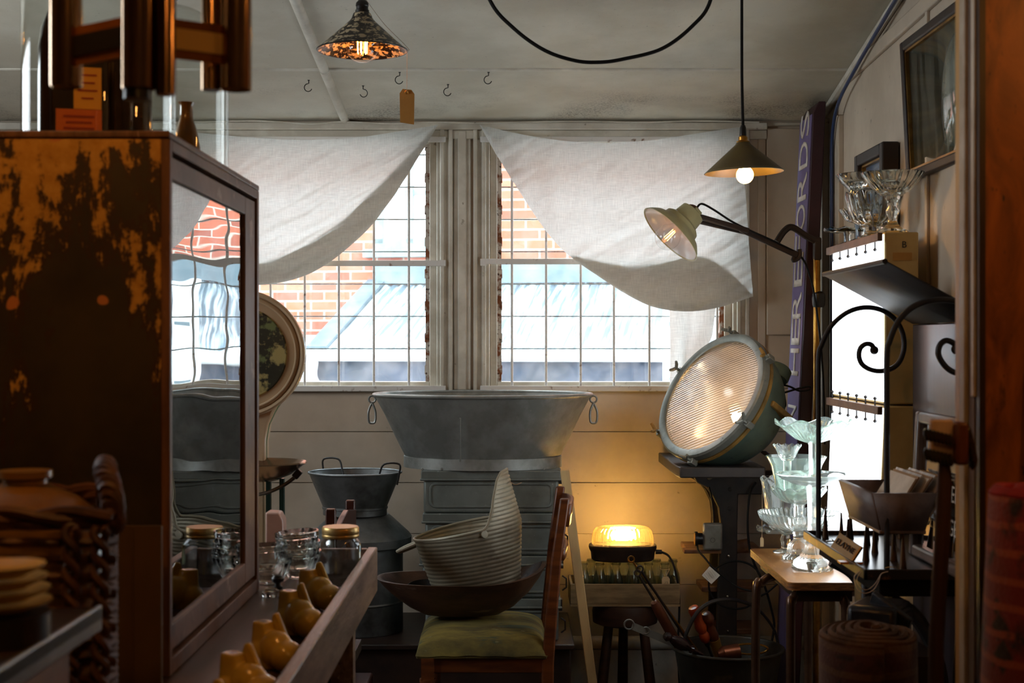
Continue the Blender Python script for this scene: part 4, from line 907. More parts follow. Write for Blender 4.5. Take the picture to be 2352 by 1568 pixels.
solo(MB().tube(ell(1722, 1490, 42, 12, 4.86, 26)[:-1], .0035, 6, closed=True), 'brass_ring', m_brass, 'thin brass ring lying in the right side of the tool bucket', 'ring')
# ================================================================ NARROW TABLE WITH GLASS STANDS
m_ply = M('worn_plywood', (176,124,66), (146,96,48), sc=4, st=(5,1,5), rough=.28, spots=[((206,178,130), 24, .66, .72)], spec=.6)
m_plyedge = M('ply_edge', (150,96,44), (96,58,28), sc=30, st=(1,1,6), rough=.55)
m_tubeleg = M('brown_tube', (92,66,48), (74,52,38), sc=9, rough=.3, metal=.5)
TZ = .816; GS = .868; GSM = Matrix.Diagonal((GS, GS, GS))
def MILKY(name, c, k):
    m, nt, out = newmat(name); g = nd(nt, 'ShaderNodeBsdfGlass'); g.inputs['Color'].default_value = lin(c); g.inputs['IOR'].default_value = 1.46; g.inputs['Roughness'].default_value = 0
    t_ = nd(nt, 'ShaderNodeBsdfTranslucent'); t_.inputs[0].default_value = lin((238,250,244)); d_ = nd(nt, 'ShaderNodeBsdfDiffuse'); d_.inputs[0].default_value = lin((238,250,244)); a_ = nd(nt, 'ShaderNodeAddShader')
    nt.links.new(t_.outputs[0], a_.inputs[0]); nt.links.new(d_.outputs[0], a_.inputs[1]); mx = nd(nt, 'ShaderNodeMixShader'); mx.inputs[0].default_value = k
    nt.links.new(g.outputs[0], mx.inputs[1]); nt.links.new(t_.outputs[0], mx.inputs[2]); nt.links.new(mx.outputs[0], out.inputs[0]); return m
m_presst = MILKY('pressed_glass', (254,255,254), .05)
m_pressg = MILKY('pressed_glass_green', (248,255,251), .07)
t = thing('narrow_table', 'narrow worn plywood table with bent tube legs under the tower of glass stands', 'table', (.82, 4.05, FLOOR))
def rrect(x0, x1, y0, y1, r, n=6):
    pts = []
    for cx, cy, a0 in ((x1-r, y1-r, 0), (x0+r, y1-r, 90), (x0+r, y0+r, 180), (x1-r, y0+r, 270)):
        pts += [(cx+r*cos(math.radians(a0+90*j/n)), cy+r*sin(math.radians(a0+90*j/n))) for j in range(n+1)]
    return pts
o = part(MB().prism([(x, y, TZ-.003) for x, y in rrect(.727, .913, 3.741, 4.357, .018)], (0,0,.003)), 'tabletop', m_ply, t)
part(MB().prism([(x, y, TZ-.021) for x, y in rrect(.727, .913, 3.741, 4.357, .018)], (0,0,.0178)), 'table_edge', m_plyedge, t)
part(MB().box(.755, .902, 3.77, 4.32, TZ-.055, TZ-.0215), 'apron', m_darkwood, t)
for (lx, ly_), (bx, by) in (((.752,3.785),(.738,3.767)), ((.745,4.08),(.694,4.045)), ((.875,3.785),(.885,3.77)), ((.875,4.25),(.885,4.25))):
    part(MB().tube(smooth_path([(lx+.05, ly_+.02, TZ-.034), (lx+.01, ly_, TZ-.037), ((lx*.4+bx*.6), ly_*.5+by*.5, TZ-.055), (bx, by, TZ-.12), (bx, by, FLOOR)], 8), .0125, 12), 'leg', m_tubeleg, t)
def flutes(n, amp, r0, r1, zamp=0, zn=8, zr=(0,1), tw=0):
    def fn(th, r, z):
        k = 1
        if r0 <= r <= r1: k = 1+amp*abs(cos(n*th/2+tw*z))
        w = sm(r, zr[0], zr[1]) if zamp else 0
        return (r*k*cos(th), r*k*sin(th), z+zamp*w*cos(zn*th))
    return fn
def glass(name, label, cat, loc, foot, bowl, group, ff=None, fb=None, mat=None, n=128, fmat=None, gsm=None):
    gsm = gsm or GSM
    loc = Vector(loc); t = thing(name, label, cat, loc, group)
    part(MB().lathe(foot, loc, gsm, n, ff), 'foot', fmat or mat or m_glass, t, sharp=50)
    part(MB().lathe(bowl, loc, gsm, n, fb), 'bowl', mat or m_glass, t, sharp=50)
    return t
G = 'pressed glass on the narrow table'
def d_of(z, py): return (EYE-z)*F/(py-784)
# tall front stand: bell foot, tall stem, shallow dish
cA = Vector((X(1866,3.96), 3.96, TZ+.0005))
foot = [(0,0),(.064,0),(.067,.006),(.067,.018),(.060,.026),(.040,.040),(.026,.062),(.020,.085),(.017,.10),(.014,.14),(.015,.20),(.017,.235),(.018,.262),(0,.262)]
zA = (Z(1117, 3.96)-cA.z)/GS
foot = [(r, z*zA/.262) for r, z in foot]
bowlA = [(0,zA+.0005),(.018,zA+.0005),(.060,zA+.008),(.098,zA+.024),(.116,zA+.040),(.117,zA+.042),(.113,zA+.042),(.094,zA+.028),(.058,zA+.013),(0,zA+.008)]
glass('cake_stand', 'tall clear glass stand on a bell foot, nearest the front table edge', 'cake stand', cA, foot, bowlA, G, flutes(20, .04, .012, .0425), None, m_presst)
# wavy compote on top of it
cB = cA+Vector((.002,.0,(zA+.0137)*GS)); hB2 = (Z(1018,3.96)-cB.z)/GS
footB = [(0,0),(.036,0),(.038,.004),(.030,.010),(.016,.018),(.013,.03),(.014,hB2-.006),(.016,hB2),(0,hB2)]
r9 = .122
bowlB = [(0,hB2+.0005),(.018,hB2+.0005),(.055,hB2+.014),(.090,hB2+.042),(.108,hB2+.058),(r9,hB2+.066),(r9,hB2+.070),(.106,hB2+.063),(.086,hB2+.047),(.050,hB2+.020),(0,hB2+.010)]
glass('glass_compote', 'greenish fluted glass bowl with a wavy rim at the very top of the glass tower', 'bowl', cB, footB, bowlB, G, flutes(6, .03, .01, .02), flutes(36, .03, .05, .11, .010, 6, (.085,.122)), m_pressg)
# second stand with swirled foot and broad beaded plate
cC = Vector((X(1836,4.132), 4.132, TZ+.0005)); zC = (Z(1222,4.132)-cC.z)/GS
footC = [(0,0),(.058,0),(.060,.005),(.054,.014),(.042,.020),(.040,.026),(.036,.050),(.026,.062),(.021,.066),(.020,.08),(.022,zC-.004),(.024,zC),(0,zC)]
Rp = .134
bowlC = [(0,zC+.0005),(.024,zC+.0005),(.07,zC+.012),(.105,zC+.028),(.126,zC+.044),(Rp,zC+.060),(Rp+.002,zC+.066),(Rp-.003,zC+.068),(.122,zC+.050),(.100,zC+.034),(.066,zC+.018),(0,zC+.012)]
def beads(th, r, z):
    k = 1+(.022*cos(th*48) if r > .118 else .006*cos(th*120) if r > .05 else 0); return (r*k*cos(th), r*k*sin(th), z+(.002*cos(th*48) if r > .13 else 0))
glass('cake_stand', 'broad glass cake plate with a beaded rim on a swirled foot, second from front', 'cake stand', cC, footC, bowlC, G, flutes(22, .06, .03, .043, tw=60), beads, m_presst, n=288)
# compote standing on that plate with bowl in it and little scalloped dish
cD = cC+Vector((.0,.012,(zC+.0174)*GS)); 
zD = (Z(1160,4.14)-cD.z)/GS
footD = [(0,0),(.034,0),(.035,.004),(.022,.010),(.016,.020),(.015,max(.03,zD-.002)),(.018,zD+.002),(0,zD+.002)]
bowlD = [(0,zD+.0025),(.018,zD+.0025),(.05,zD+.012),(.074,zD+.030),(.088,zD+.050),(.092,zD+.058),(.088,zD+.060),(.070,zD+.036),(.046,zD+.018),(0,zD+.010)]
glass('glass_compote', 'patterned glass compote standing on the broad beaded plate', 'bowl', cD, footD, bowlD, G, None, flutes(24, .03, .045, .10, .004, 12, (.07,.092)), m_presst)
cE = cD+Vector((-.006,.004,(zD+.0192)*GS)); 
rE = .100; zE = (Z(1047,4.15)-cE.z)/GS
bowlE = [(0,0),(.036,0),(.050,.006),(.066,.03),(.085,zE-.03),(rE,zE-.002),(rE+.001,zE),(rE-.004,zE),(.082,zE-.026),(.063,.034),(.046,.012),(0,.008)]
t = thing('glass_bowl', 'plain deep glass bowl with a dotted rim in the middle of the glass tower', 'bowl', cE, G); part(MB().lathe(bowlE, cE, GSM, 96), 'bowl', m_pressg, t, sharp=50)
cF = cE+Vector((-.024,.009,.0076)); zF = (Z(1022,4.158)-cF.z)/GS
footF = [(0,0),(.024,0),(.025,.004),(.014,.012),(.012,.03),(.014,zF-.055),(.016,zF-.05),(0,zF-.05)]
bowlF = [(0,zF-.0495),(.020,zF-.0495),(.028,zF-.038),(.040,zF-.010),(.046,zF),(.043,zF+.001),(.036,zF-.010),(.024,zF-.036),(0,zF-.042)]
glass('glass_compote', 'small scalloped glass dish on a stem standing inside the plain deep bowl', 'bowl', cF, footF, bowlF, G, None, flutes(12, .05, .03, .05, .004, 12, (.036,.046)), m_presst)
# cut glass bowl on the left behind, standing on the wavy plate stand
cH = Vector((.822, 4.275, TZ+.0005)); zH = (Z(1226,4.275)-cH.z)/GS
footH = [(0,0),(.042,0),(.044,.004),(.030,.009),(.014,.014),(.013,.03),(.018,.045),(.013,.06),(.016,zH),(0,zH)]
bowlH = [(0,zH+.0005),(.016,zH+.0005),(.06,zH+.006),(.092,zH+.014),(.098,zH+.020),(.096,zH+.023),(.058,zH+.012),(0,zH+.008)]
glass('cake_stand', 'low glass cake stand with a wavy rim at the back left of the table', 'cake stand', cH, footH, bowlH, G, flutes(8, .05, .01, .02), flutes(30, .02, .05, .1, .006, 9, (.05,.098)), m_presst)
cJ = cH+Vector((-.002,.0,(zH+.0127)*GS)); zJ = (Z(1098,4.275)-cJ.z)/GS
bowlJ = [(0,0),(.040,0),(.052,.01),(.066,zJ*.4),(.072,zJ*.7),(.080,zJ-.004),(.083,zJ),(.078,zJ),(.066,zJ*.7),(.060,zJ*.4),(.045,.018),(0,.01)]
def diam(th, r, z):
    k = 1+(.035*abs(cos(th*14+z*160))*abs(cos(th*14-z*160)) if r > .05 else 0); return (r*k*cos(th), r*k*sin(th), z+(.006*cos(th*10) if z > zJ*.9 else 0))
mb = MB(); full = []
for (a, b), (c_, d_) in zip(bowlJ, bowlJ[1:]):
    for q in range(5): full.append((a+(c_-a)*q/5, b+(d_-b)*q/5))
full.append(bowlJ[-1])
t = thing('glass_bowl', 'deep diamond-cut glass bowl with a scalloped rim at the left of the tower', 'bowl', cJ, G); part(MB().lathe(full, cJ, GSM, 140, diam), 'bowl', m_presst, t, sharp=30)
g = thing('price_tag', 'small white tag hanging on string below the diamond-cut glass bowl', 'tag', P(1750, 1255, 4.20))
part(MB().tube([P(1751, 1112, 4.20), P(1750, 1234, 4.20)], .0006, 5), 'string', m_string, g)
part(MB().prism([P(1746,1236,4.20), P(1750,1232,4.20), P(1754,1236,4.20), P(1754,1255,4.20), P(1746,1255,4.20)], (0,-.001,0)), 'card', m_cardc, g)
# ================================================================ LIGHT BOXES on the right wall
m_lbox = M('cream_metal', (206,176,110), (190,158,94), sc=5, rough=.5, spots=[((96,76,40), 50, .70, .75)])
m_lit = EM('lit_opal_panel', (238,247,255), 1.25)
m_clipbar = M('clip_bar', (122,92,72), (98,72,56), sc=12, rough=.45, metal=.3)
y0, y1 = 3.70, 4.30; xf, xb = .970, 1.058
def lbox(label, z0, z1, tilt, top_bar, bot_bar):
    t = thing('light_box', label, 'light box', ((xf+xb)/2, 4.0, z0), 'illuminated film viewing boxes')
    off = lambda z: -tilt*(z1-z)
    vs = lambda x, y, z: (x+off(z), y, z)
    mb = MB().add([vs(xf,y0,z0),vs(xb,y0,z0),vs(xb,y1,z0),vs(xf,y1,z0),vs(xf,y0,z1),vs(xb,y0,z1),vs(xb,y1,z1),vs(xf,y1,z1)], [(0,3,2,1),(4,5,6,7),(0,1,5,4),(1,2,6,5),(2,3,7,6),(3,0,4,7)])
    part(mb, 'case', m_lbox, t, bev=.004)
    m = .006
    mb = MB().add([(xf-.003+off(z0+m), y0+m, z0+m),(xf-.003+off(z0+m), y1-m, z0+m),(xf-.003+off(z1-m), y1-m, z1-m),(xf-.003+off(z1-m), y0+m, z1-m)], [(0,1,2,3)])
    o = part(mb, 'opal_panel', m_lit, t, normals=False); solid(o, .002, 1)
    for z, up in top_bar:
        br = part(MB().box(xf-.020+off(z), xf-.006+off(z), y0-.002, y1+.002, z-.022, z), 'clip_rail', m_clipbar, t, bev=.002)
        for k in range(6):
            y = y0+.05+k*(y1-y0-.1)/5; x = xf-.013+off(z)
            for s_ in ((-1,) if up == 0 else (-1, 1)):
                mb = MB(); e = z-.022 if s_ < 0 else z
                mb.tube([(x, y-.004, e), (x, y-.004, e+s_*.016)], .0012, 5).tube([(x, y+.004, e), (x, y+.004, e+s_*.016)], .0012, 5)
                mb.lathe([(0,-.0055),(.004,-.003),(.0055,0),(.004,.003),(0,.0055)], (x, y, e+s_*.019), None, 10)
                part(mb, 'clip', m_blackiron, t, br)
    return t
zU0, zU1 = 1.287, 1.735
tu = lbox('upper wall-hung light box with a glowing white panel, glass bowls standing on it', zU0, zU1, .0, [(zU1-.002, 0)], None)
part(MB().box(.99, 1.040, y0-.0022, y0-.0005, Z(598,3.7), Z(580,3.7)), 'paper_label', m_kraft, tu)
part(text_mb('B', .024, .0004, Matrix.Rotation(PI/2, 3, 'X'), (1.02, y0-.001, Z(562,3.7))), 'pencil_mark', m_dark, tu)
tl2 = lbox('lower light box with a glowing white panel behind the card box and glass tower', .868, 1.282, .045, [(1.281, 1)], None)
# ---------------------------------------------------------------- glass on the light box
G2 = 'pressed glass standing on the light box'
zb = zU1+.001
def stand(label, name, loc, foot, bowl, ff, fb, n=96): return glass(name, label, 'bowl', loc, foot, bowl, G2, ff, fb, m_glass, n, gsm=Matrix.Identity(3))
c1 = Vector((1.007, 3.765, zb)); h = .098
stand('tall stemmed glass compote with a fluted bowl at the near end of the light box', 'glass_compote', c1,
      [(0,0),(.040,0),(.042,.004),(.030,.012),(.014,.024),(.010,.04),(.015,.052),(.017,.06),(.011,.07),(.013,.085),(.022,h),(0,h)],
      [(0,h+.0005),(.024,h+.0005),(.046,h+.016),(.066,h+.038),(.080,h+.056),(.082,h+.062),(.078,h+.062),(.062,h+.042),(.042,h+.022),(0,h+.010)], flutes(8, .05, .008, .018), flutes(26, .035, .03, .078))
c2 = Vector((1.004, 3.945, zb)); h = .03
t = stand('cut glass bowl with star pattern and scalloped rim in the middle of the light box', 'glass_bowl', c2,
      [(0,0),(.044,0),(.045,.004),(.028,.010),(.022,.02),(.026,h),(0,h)],
      [(0,h+.0005),(.030,h+.0005),(.060,h+.020),(.066,h+.045),(.076,h+.088),(.078,h+.096),(.073,h+.096),(.062,h+.048),(.054,h+.026),(0,h+.010)], None, flutes(18, .05, .055, .076, .004, 14, (.07,.078)))
c3 = c2+Vector((-.004,.0,h+.0975)); 
t = thing('glass_dish', 'shallow plain glass dish stacked on top of the star-cut glass bowl', 'bowl', c3, G2)
part(MB().lathe([(0,0),(.062,0),(.066,.010),(.088,.030),(.098,.046),(.099,.049),(.095,.049),(.084,.035),(.060,.014),(0,.008)], c3, None, 112, flutes(30, .025, .05, .067)), 'bowl', m_glass, t, sharp=50)
c4 = Vector((1.006, 4.115, zb)); h = .055
stand('small ribbed glass bowl on a short stem behind the star-cut bowl', 'glass_bowl', c4,
      [(0,0),(.034,0),(.035,.004),(.014,.012),(.012,.03),(.016,h),(0,h)],
      [(0,h+.0005),(.018,h+.0005),(.040,h+.010),(.056,h+.035),(.060,h+.040),(.056,h+.041),(.036,h+.016),(0,h+.006)], None, flutes(24, .03, .03, .06))
c5 = Vector((.998, 4.235, zb)); h = .035
stand('low glass plate on a thin stem at the far end of the light box', 'cake_stand', c5,
      [(0,0),(.028,0),(.029,.003),(.010,.010),(.009,.025),(.012,h),(0,h)],
      [(0,h+.0005),(.014,h+.0005),(.045,h+.004),(.066,h+.010),(.068,h+.014),(.064,h+.015),(.04,h+.009),(0,h+.006)], None, flutes(20, .02, .03, .07, .003, 10, (.04,.068)))
# deep dark picture frame leaning on the wall behind the glass
m_frame = M('dark_frame', (46,29,22), (32,20,16), sc=8, rough=.5)
m_gilt = M('gilt_slip', (170,128,60), (130,92,40), sc=14, rough=.4, metal=.7)
pf = thing('deep_picture_frame', 'small deep dark picture frame standing behind the glass bowls on the light box', 'picture frame', (1.085, 4.3, 1.55))
def wframe(t, xw, ya, yb_, za, zb_, w, dep, mo, lip=True, tilt=0):
    fx = lambda z: xw-tilt*(z-za)
    mb = MB()
    for (a, b, c_, d_) in ((ya, ya+w, za, zb_), (yb_-w, yb_, za, zb_), (ya+w, yb_-w, za, za+w), (ya+w, yb_-w, zb_-w, zb_)):
        mb.add([(fx(z)-dx, y, z) for z in (c_, d_) for dx, y in ((dep, a), (0, a), (0, b), (dep, b))], [(0,3,2,1),(4,5,6,7),(0,1,5,4),(1,2,6,5),(2,3,7,6),(3,0,4,7)])
    o = part(mb, 'frame', mo, t, bev=.005)
    q = w; s_ = .006
    mb = MB()
    for (a, b, c_, d_) in ((ya+q, ya+q+s_, za+q, zb_-q), (yb_-q-s_, yb_-q, za+q, zb_-q), (ya+q, yb_-q, za+q, za+q+s_), (ya+q, yb_-q, zb_-q-s_, zb_-q)):
        mb.add([(fx(z)-dx, y, z) for z in (c_, d_) for dx, y in ((dep*.7, a), (0, a), (0, b), (dep*.7, b))], [(0,3,2,1),(4,5,6,7),(0,1,5,4),(1,2,6,5),(2,3,7,6),(3,0,4,7)])
    part(mb, 'gilt_slip', m_gilt, t)
    return fx
fx = wframe(pf, 1.122, 4.12, 4.46, 1.60, 2.03, .035, .05, m_frame)
part(MB().box(1.10, 1.106, 4.16, 4.42, 1.64, 1.99), 'picture', M('blue_print', (74,96,122), (54,70,90), sc=3, rough=.2), pf)
# large glazed picture on right wall
pf = thing('glazed_picture', 'large glazed picture in a brown frame hanging tilted high on the right wall', 'picture frame', (1.10, 3.6, 1.89))
za, zb_ = 1.892, 2.275
fx = wframe(pf, 1.113, 3.25, 3.94, za, zb_, .026, .022, m_frame, tilt=.05)
mb = MB().add([(fx(z)-.004, y, z) for z, y in ((za+.03,3.28),(za+.03,3.91),(zb_-.03,3.91),(zb_-.03,3.28))], [(0,1,2,3)])
mpic, nt, out = newmat('faded_print'); bs = nd(nt, 'ShaderNodeBsdfPrincipled'); nt.links.new(bs.outputs[0], out.inputs[0])
f = ramp(nt, nz(nt, coords(nt, (1,7,1.1)), 3, 3), .42, .62); nt.links.new(mixc(nt, f, lin((132,138,126)), lin((70,84,76))), bs.inputs['Base Color']); bs.inputs['Roughness'].default_value = .08; bs.inputs['Coat Weight'].default_value = .8; bs.inputs['Coat Roughness'].default_value = .02
o = part(mb, 'glazed_print', mpic, pf, normals=False); solid(o, .003)
# ================================================================ IRON TRAY TABLE
TT = .962
ty0, ty1, tx0, tx1 = 2.985, 3.60, .742, 1.020
m_tray = M('zinc_tray', (62,62,64), (48,46,46), sc=6, rough=.28, metal=.7, spots=[((110,110,108), 10, .62, .74)])
m_trayrim = M('tray_rim', (38,29,23), (124,86,46), sc=22, lo=.58, hi=.66, rough=.45, metal=.3)
t = thing('spike_tray', 'black iron tray set with rows of brass cone spikes, card box resting on it', 'tray', (.9, 3.3, TT-.02))
part(MB().box(tx0, tx1, ty0, ty1, TT-.012, TT), 'tray_bed', m_tray, t, bev=.002)
mb = MB()
for a, b in (((tx0,ty0),(tx0,ty1)), ((tx0,ty1),(tx1,ty1)), ((tx1,ty1),(tx1,ty0)), ((tx1,ty0),(tx0,ty0))):
    mb.box(min(a[0],b[0])-.004, max(a[0],b[0])+.004, min(a[1],b[1])-.004, max(a[1],b[1])+.004, TT-.012, TT+.010)
part(mb, 'tray_rim', m_trayrim, t, bev=.002)
m_spike = M('spike_brass', (96,66,34), (60,40,24), sc=14, rough=.4, metal=.6)
k = 0
for j in range(5):
    for i in range(5):
        x = .775+i*.062+(.012 if j % 2 else 0); y = 3.045+j*.118
        if (i == 0 and j == 0) or x > 1.0 or (x > .85 and y < 3.32): continue
        part(MB().lathe([(.0085,.0005),(.0078,.006),(.002,.078),(0,.080)], (x, y, TT), n=12), 'spike', m_spike, t)
t = thing('iron_table', 'dark iron table with curved legs under the spike tray at right', 'table', (.9, 3.3, FLOOR))
part(MB().box(.775, 1.015, 3.0, 3.59, TT-.05, TT-.0125), 'table_frame', M('matt_black', (24,22,21), (18,16,15), sc=9, rough=.9, spec=.1), t, bev=.003)
part(MB().box(.80, .845, 3.25, 3.33, FLOOR, TT-.0555), 'pillar', m_blackiron, t, bev=.008)
for sgn in (-1, 1):
    part(MB().tube(smooth_path([(.80+.0*sgn, 3.02 if sgn < 0 else 3.56, TT-.06), (.86, 3.02 if sgn < 0 else 3.56, TT-.10), (.905, 3.02 if sgn < 0 else 3.56, TT-.2), (.92, 3.02 if sgn < 0 else 3.56, TT-.38), (.925, 3.02 if sgn < 0 else 3.56, FLOOR)]), .016, 10), 'curved_leg', m_blackiron, t)
    part(MB().tube(smooth_path([(1.0, 3.02 if sgn < 0 else 3.56, TT-.06), (.975, 3.02 if sgn < 0 else 3.56, TT-.11), (.95, 3.02 if sgn < 0 else 3.56, TT-.22), (.945, 3.02 if sgn < 0 else 3.56, FLOOR)]), .014, 10), 'curved_leg', m_blackiron, t)
# scroll rods
def scroll(label, bx, by, dep, pts, r):
    t = thing('scroll_hook', label, 'hook', (X(bx, dep), dep, TT))
    path = [Vector((X(bx, dep), dep, TT+.001))]+[P(a, b, dep) for a, b in pts]
    path = smooth_path(path, 8); n = len(path)
    part(MB().tube(path, r, 10), 'rod', m_blackiron, t)
    e = path[-1]; part(MB().lathe([(0,-.010),(.008,-.007),(.011,0),(.008,.007),(0,.010)], e, rot_to((0,1,0)), 14), 'rolled_tip', m_blackiron, t)
m_blackiron2 = m_blackiron
scroll('wrought iron scroll hook standing at the far left corner of the spike tray', 1880, 1222, 3.5, [(1880,1000),(1880,830),(1888,790),(1910,748),(1945,718),(1985,706),(2025,712),(2056,734),(2073,765),(2076,800),(2066,830),(2048,846),(2022,852),(1998,848),(1980,836),(1973,818),(1976,800),(1988,790),(2002,792),(2008,804)], .0064)
scroll('wrought iron scroll hook standing nearer in the spike tray, arching behind the door jamb', 2037, 1312, 3.03, [(2037,1000),(2037,820),(2043,784),(2062,740),(2095,706),(2140,690),(2190,690),(2235,706),(2264,744),(2270,790),(2255,828),(2222,852),(2196,856),(2172,842),(2156,816),(2158,794),(2172,782),(2190,788),(2196,802)], .0064)
# dough-box of cards
m_cbox = M('grey_brown_box', (112,94,86), (86,70,64), sc=5, st=(4,1,4), rough=.5)
bx0, bx1, by0, by1, bz0, bz1 = .766, .898, 3.02, 3.32, TT+.082, TT+.166
fl = .022
t = thing('card_box', 'flared dark wooden box filled with old cards, sitting on the tray spikes', 'box', ((bx0+bx1)/2, (by0+by1)/2, bz0))
def side(a, b, c_, d_, name): 
    o = part(MB().add([a, b, c_, d_], [(0,1,2,3)]), name, m_cbox, t, normals=False); solid(o, .009); return o
b4 = [(bx0+fl,by0+fl*.6,bz0),(bx1-fl,by0+fl*.6,bz0),(bx1-fl,by1-fl*.6,bz0),(bx0+fl,by1-fl*.6,bz0)]; t4 = [(bx0,by0,bz1),(bx1,by0,bz1),(bx1,by1,bz1),(bx0,by1,bz1)]
for i in range(4): side(b4[i], b4[(i+1) % 4], t4[(i+1) % 4], t4[i], 'box_side')
part(MB().box(bx0+fl-.006, bx1-fl+.006, by0+.008, by1-.008, bz0-.004, bz0+.004), 'box_floor', m_cbox, t, bev=.002)
cards = ['front', 'second', 'third', 'fourth', 'fifth', 'sixth', 'seventh', 'eighth', 'ninth', 'tenth']
m_cards = [M('pale_card', (196,182,164), (176,160,140), sc=10, rough=.7), M('tan_card', (150,112,66), (124,88,48), sc=10, rough=.7), M('white_card', (206,200,192), (150,146,142), sc=7, st=(1,6,1), rough=.7)]
R_ = Matrix.Rotation(math.radians(-38), 3, 'Y')
for k in range(10):
    x = bx0+.052+k*.0092; z = bz0+.046+.003*(k % 3); 
    mb = MB().obox(Vector((x+.018, (by0+by1)/2-.02+.012*((k*7) % 3-1), z+.022)), (.0028 if k % 3 else .004, .20, .105), Matrix.Rotation(math.radians(32+k*.6), 3, 'Y'))
    solo(mb, 'postcard', m_cards[k % 3], 'old card filed upright among others in the flared dark wooden box', 'card', 'old cards in the flared box')
# ELAYNE name block
nb = P(1950, 1270, 3.12)
t = thing('name_block', 'small yellow-edged block with raised black letters reading ELAYNE on the tray', 'sign', (nb.x, nb.y, TT+.0025))
Rn = Matrix.Rotation(math.radians(-38), 3, 'Z')@Matrix.Rotation(math.radians(-22), 3, 'X')@Matrix.Rotation(math.radians(26), 3, 'Y')
cN = Vector((nb.x-.004, 3.13, TT+.036)); 
part(MB().obox(cN, (.060, .008, .038), Rn), 'block', M('pale_block', (196,160,110), (176,140,92), sc=9, rough=.5), t, bev=.001)
part(MB().obox(cN+Rn@Vector((.0315,0,0)), (.003, .009, .039), Rn), 'yellow_edge', M('orange_plastic', (206,130,30), rough=.35), t)
part(MB().box(nb.x-.02, nb.x+.03, 3.115, 3.145, TT+.0005, TT+.005), 'foot', M('orange_plastic', (206,130,30), rough=.35), t)
part(text_mb('ELAYNE', .0185, .0012, Rn@Matrix.Rotation(PI/2, 3, 'X'), cN+Rn@Vector((0,-.005,0)), sx=.78), 'lettering', m_dark, t)
# ring wire with tag
g = thing('wire_loop', 'thin wire loop with a dry leaf-shaped tag hanging over the tray front edge', 'wire', P(1985, 1355, 2.96))
part(MB().tube(smooth_path([P(1975,1310,2.966), P(1962,1325,2.966), P(1968,1350,2.966), P(1985,1362,2.966), P(2005,1355,2.966), P(2018,1335,2.966), P(2024,1318,2.966), P(2040,1312,2.966)]), .0009, 5).tube(smooth_path([P(1978,1312,2.964), P(1968,1330,2.964), P(1976,1348,2.964), P(1992,1354,2.964), P(2010,1340,2.964), P(2022,1320,2.964)]), .0007, 5), 'wire', M('pale_wire', (190,170,150), rough=.5), g)
mb = MB().grid(10, 4, lambda u, v: (.778+.032*u, 2.975+(v-.5)*.016*sin(PI*u)+.002, TT+.0135+.003*sin(PI*u)))
part(mb, 'leaf_tag', m_orng, g)
# chain by the far rod
mb = MB()
for k in range(9):
    c_ = Vector((X(1905+k*5, 3.45), 3.45-.01*(k % 2), TT+.004+.003*(k % 2))); Rk = Matrix.Rotation(k*1.3, 3, 'Z')@Matrix.Rotation(.6*(k % 2), 3, 'X')
    mb.tube([c_+Rk@Vector((.008*cos(a*PI/6), .005*sin(a*PI/6), 0)) for a in range(12)], .0012, 5, closed=True)
solo(mb, 'steel_chain', m_chrome, 'short steel chain lying on the tray beside the far scroll hook', 'chain')
# dark metal hood with back plate
m_hood = M('dark_sheet', (34,27,22), (24,20,18), sc=7, st=(1,3,1), rough=.6, metal=.1, spots=[((84,72,62), 18, .66, .76)])
m_hback = M('dark_lacquer', (46,40,44), (36,31,34), sc=7, st=(1,8,.6), rough=.3, coat=.25)
ya, yb_ = 3.05, 3.65
t = thing('metal_hood', 'dark sheet hood flaring outward from an upright lacquered back panel', 'hood', (1.02, 3.3, FLOOR))
o = part(MB().add([(.803,ya,1.62),(.803,yb_,1.62),(1.030,yb_,1.497),(1.030,ya,1.497)], [(0,1,2,3)]), 'hood_flap', m_hood, t, normals=False); solid(o, .005, 0)
part(MB().tube([(.800,ya,1.622),(.800,yb_,1.622)], .006, 10), 'rolled_edge', m_hood, t)
part(MB().box(1.028, 1.040, ya, yb_, FLOOR, 1.4935), 'back_panel', m_hback, t, bev=.003)
# mirror advertising sign
m_mirror = M('mirror_glass', (215,215,212), rough=.02, metal=1)
m_mframe = M('mirror_frame', (92,74,64), (70,54,46), sc=8, rough=.35)
t = thing('lettered_mirror', 'framed mirror with white etched lettering leaning behind the card box', 'mirror', (.95, 3.12, TT))
zt_, zb0 = 1.29, TT+.001
mx_ = lambda z: .940-.05*(zt_-z)
ya, yb_ = 2.86, 3.27
def quad(y0_, y1_, z0_, z1_, dx): return [(mx_(z0_)-dx, y0_, z0_), (mx_(z0_)-dx, y1_, z0_), (mx_(z1_)-dx, y1_, z1_), (mx_(z1_)-dx, y0_, z1_)]
o = part(MB().add(quad(ya+.02, yb_-.02, zb0+.02, zt_-.02, .0), [(0,1,2,3)]), 'mirror_glass', m_mirror, t, normals=False)
mb = MB()
for q0 in ((ya, ya+.026, zb0, zt_), (yb_-.026, yb_, zb0, zt_), (ya+.026, yb_-.026, zb0, zb0+.026), (ya+.026, yb_-.026, zt_-.026, zt_)):
    a = quad(*q0, .014); b = quad(*q0, -.010); mb.add(a+b, [(0,1,2,3),(4,7,6,5),(0,4,5,1),(1,5,6,2),(2,6,7,3),(3,7,4,0)])
part(mb, 'frame', m_mframe, t, bev=.006)
lt = math.atan(.10)
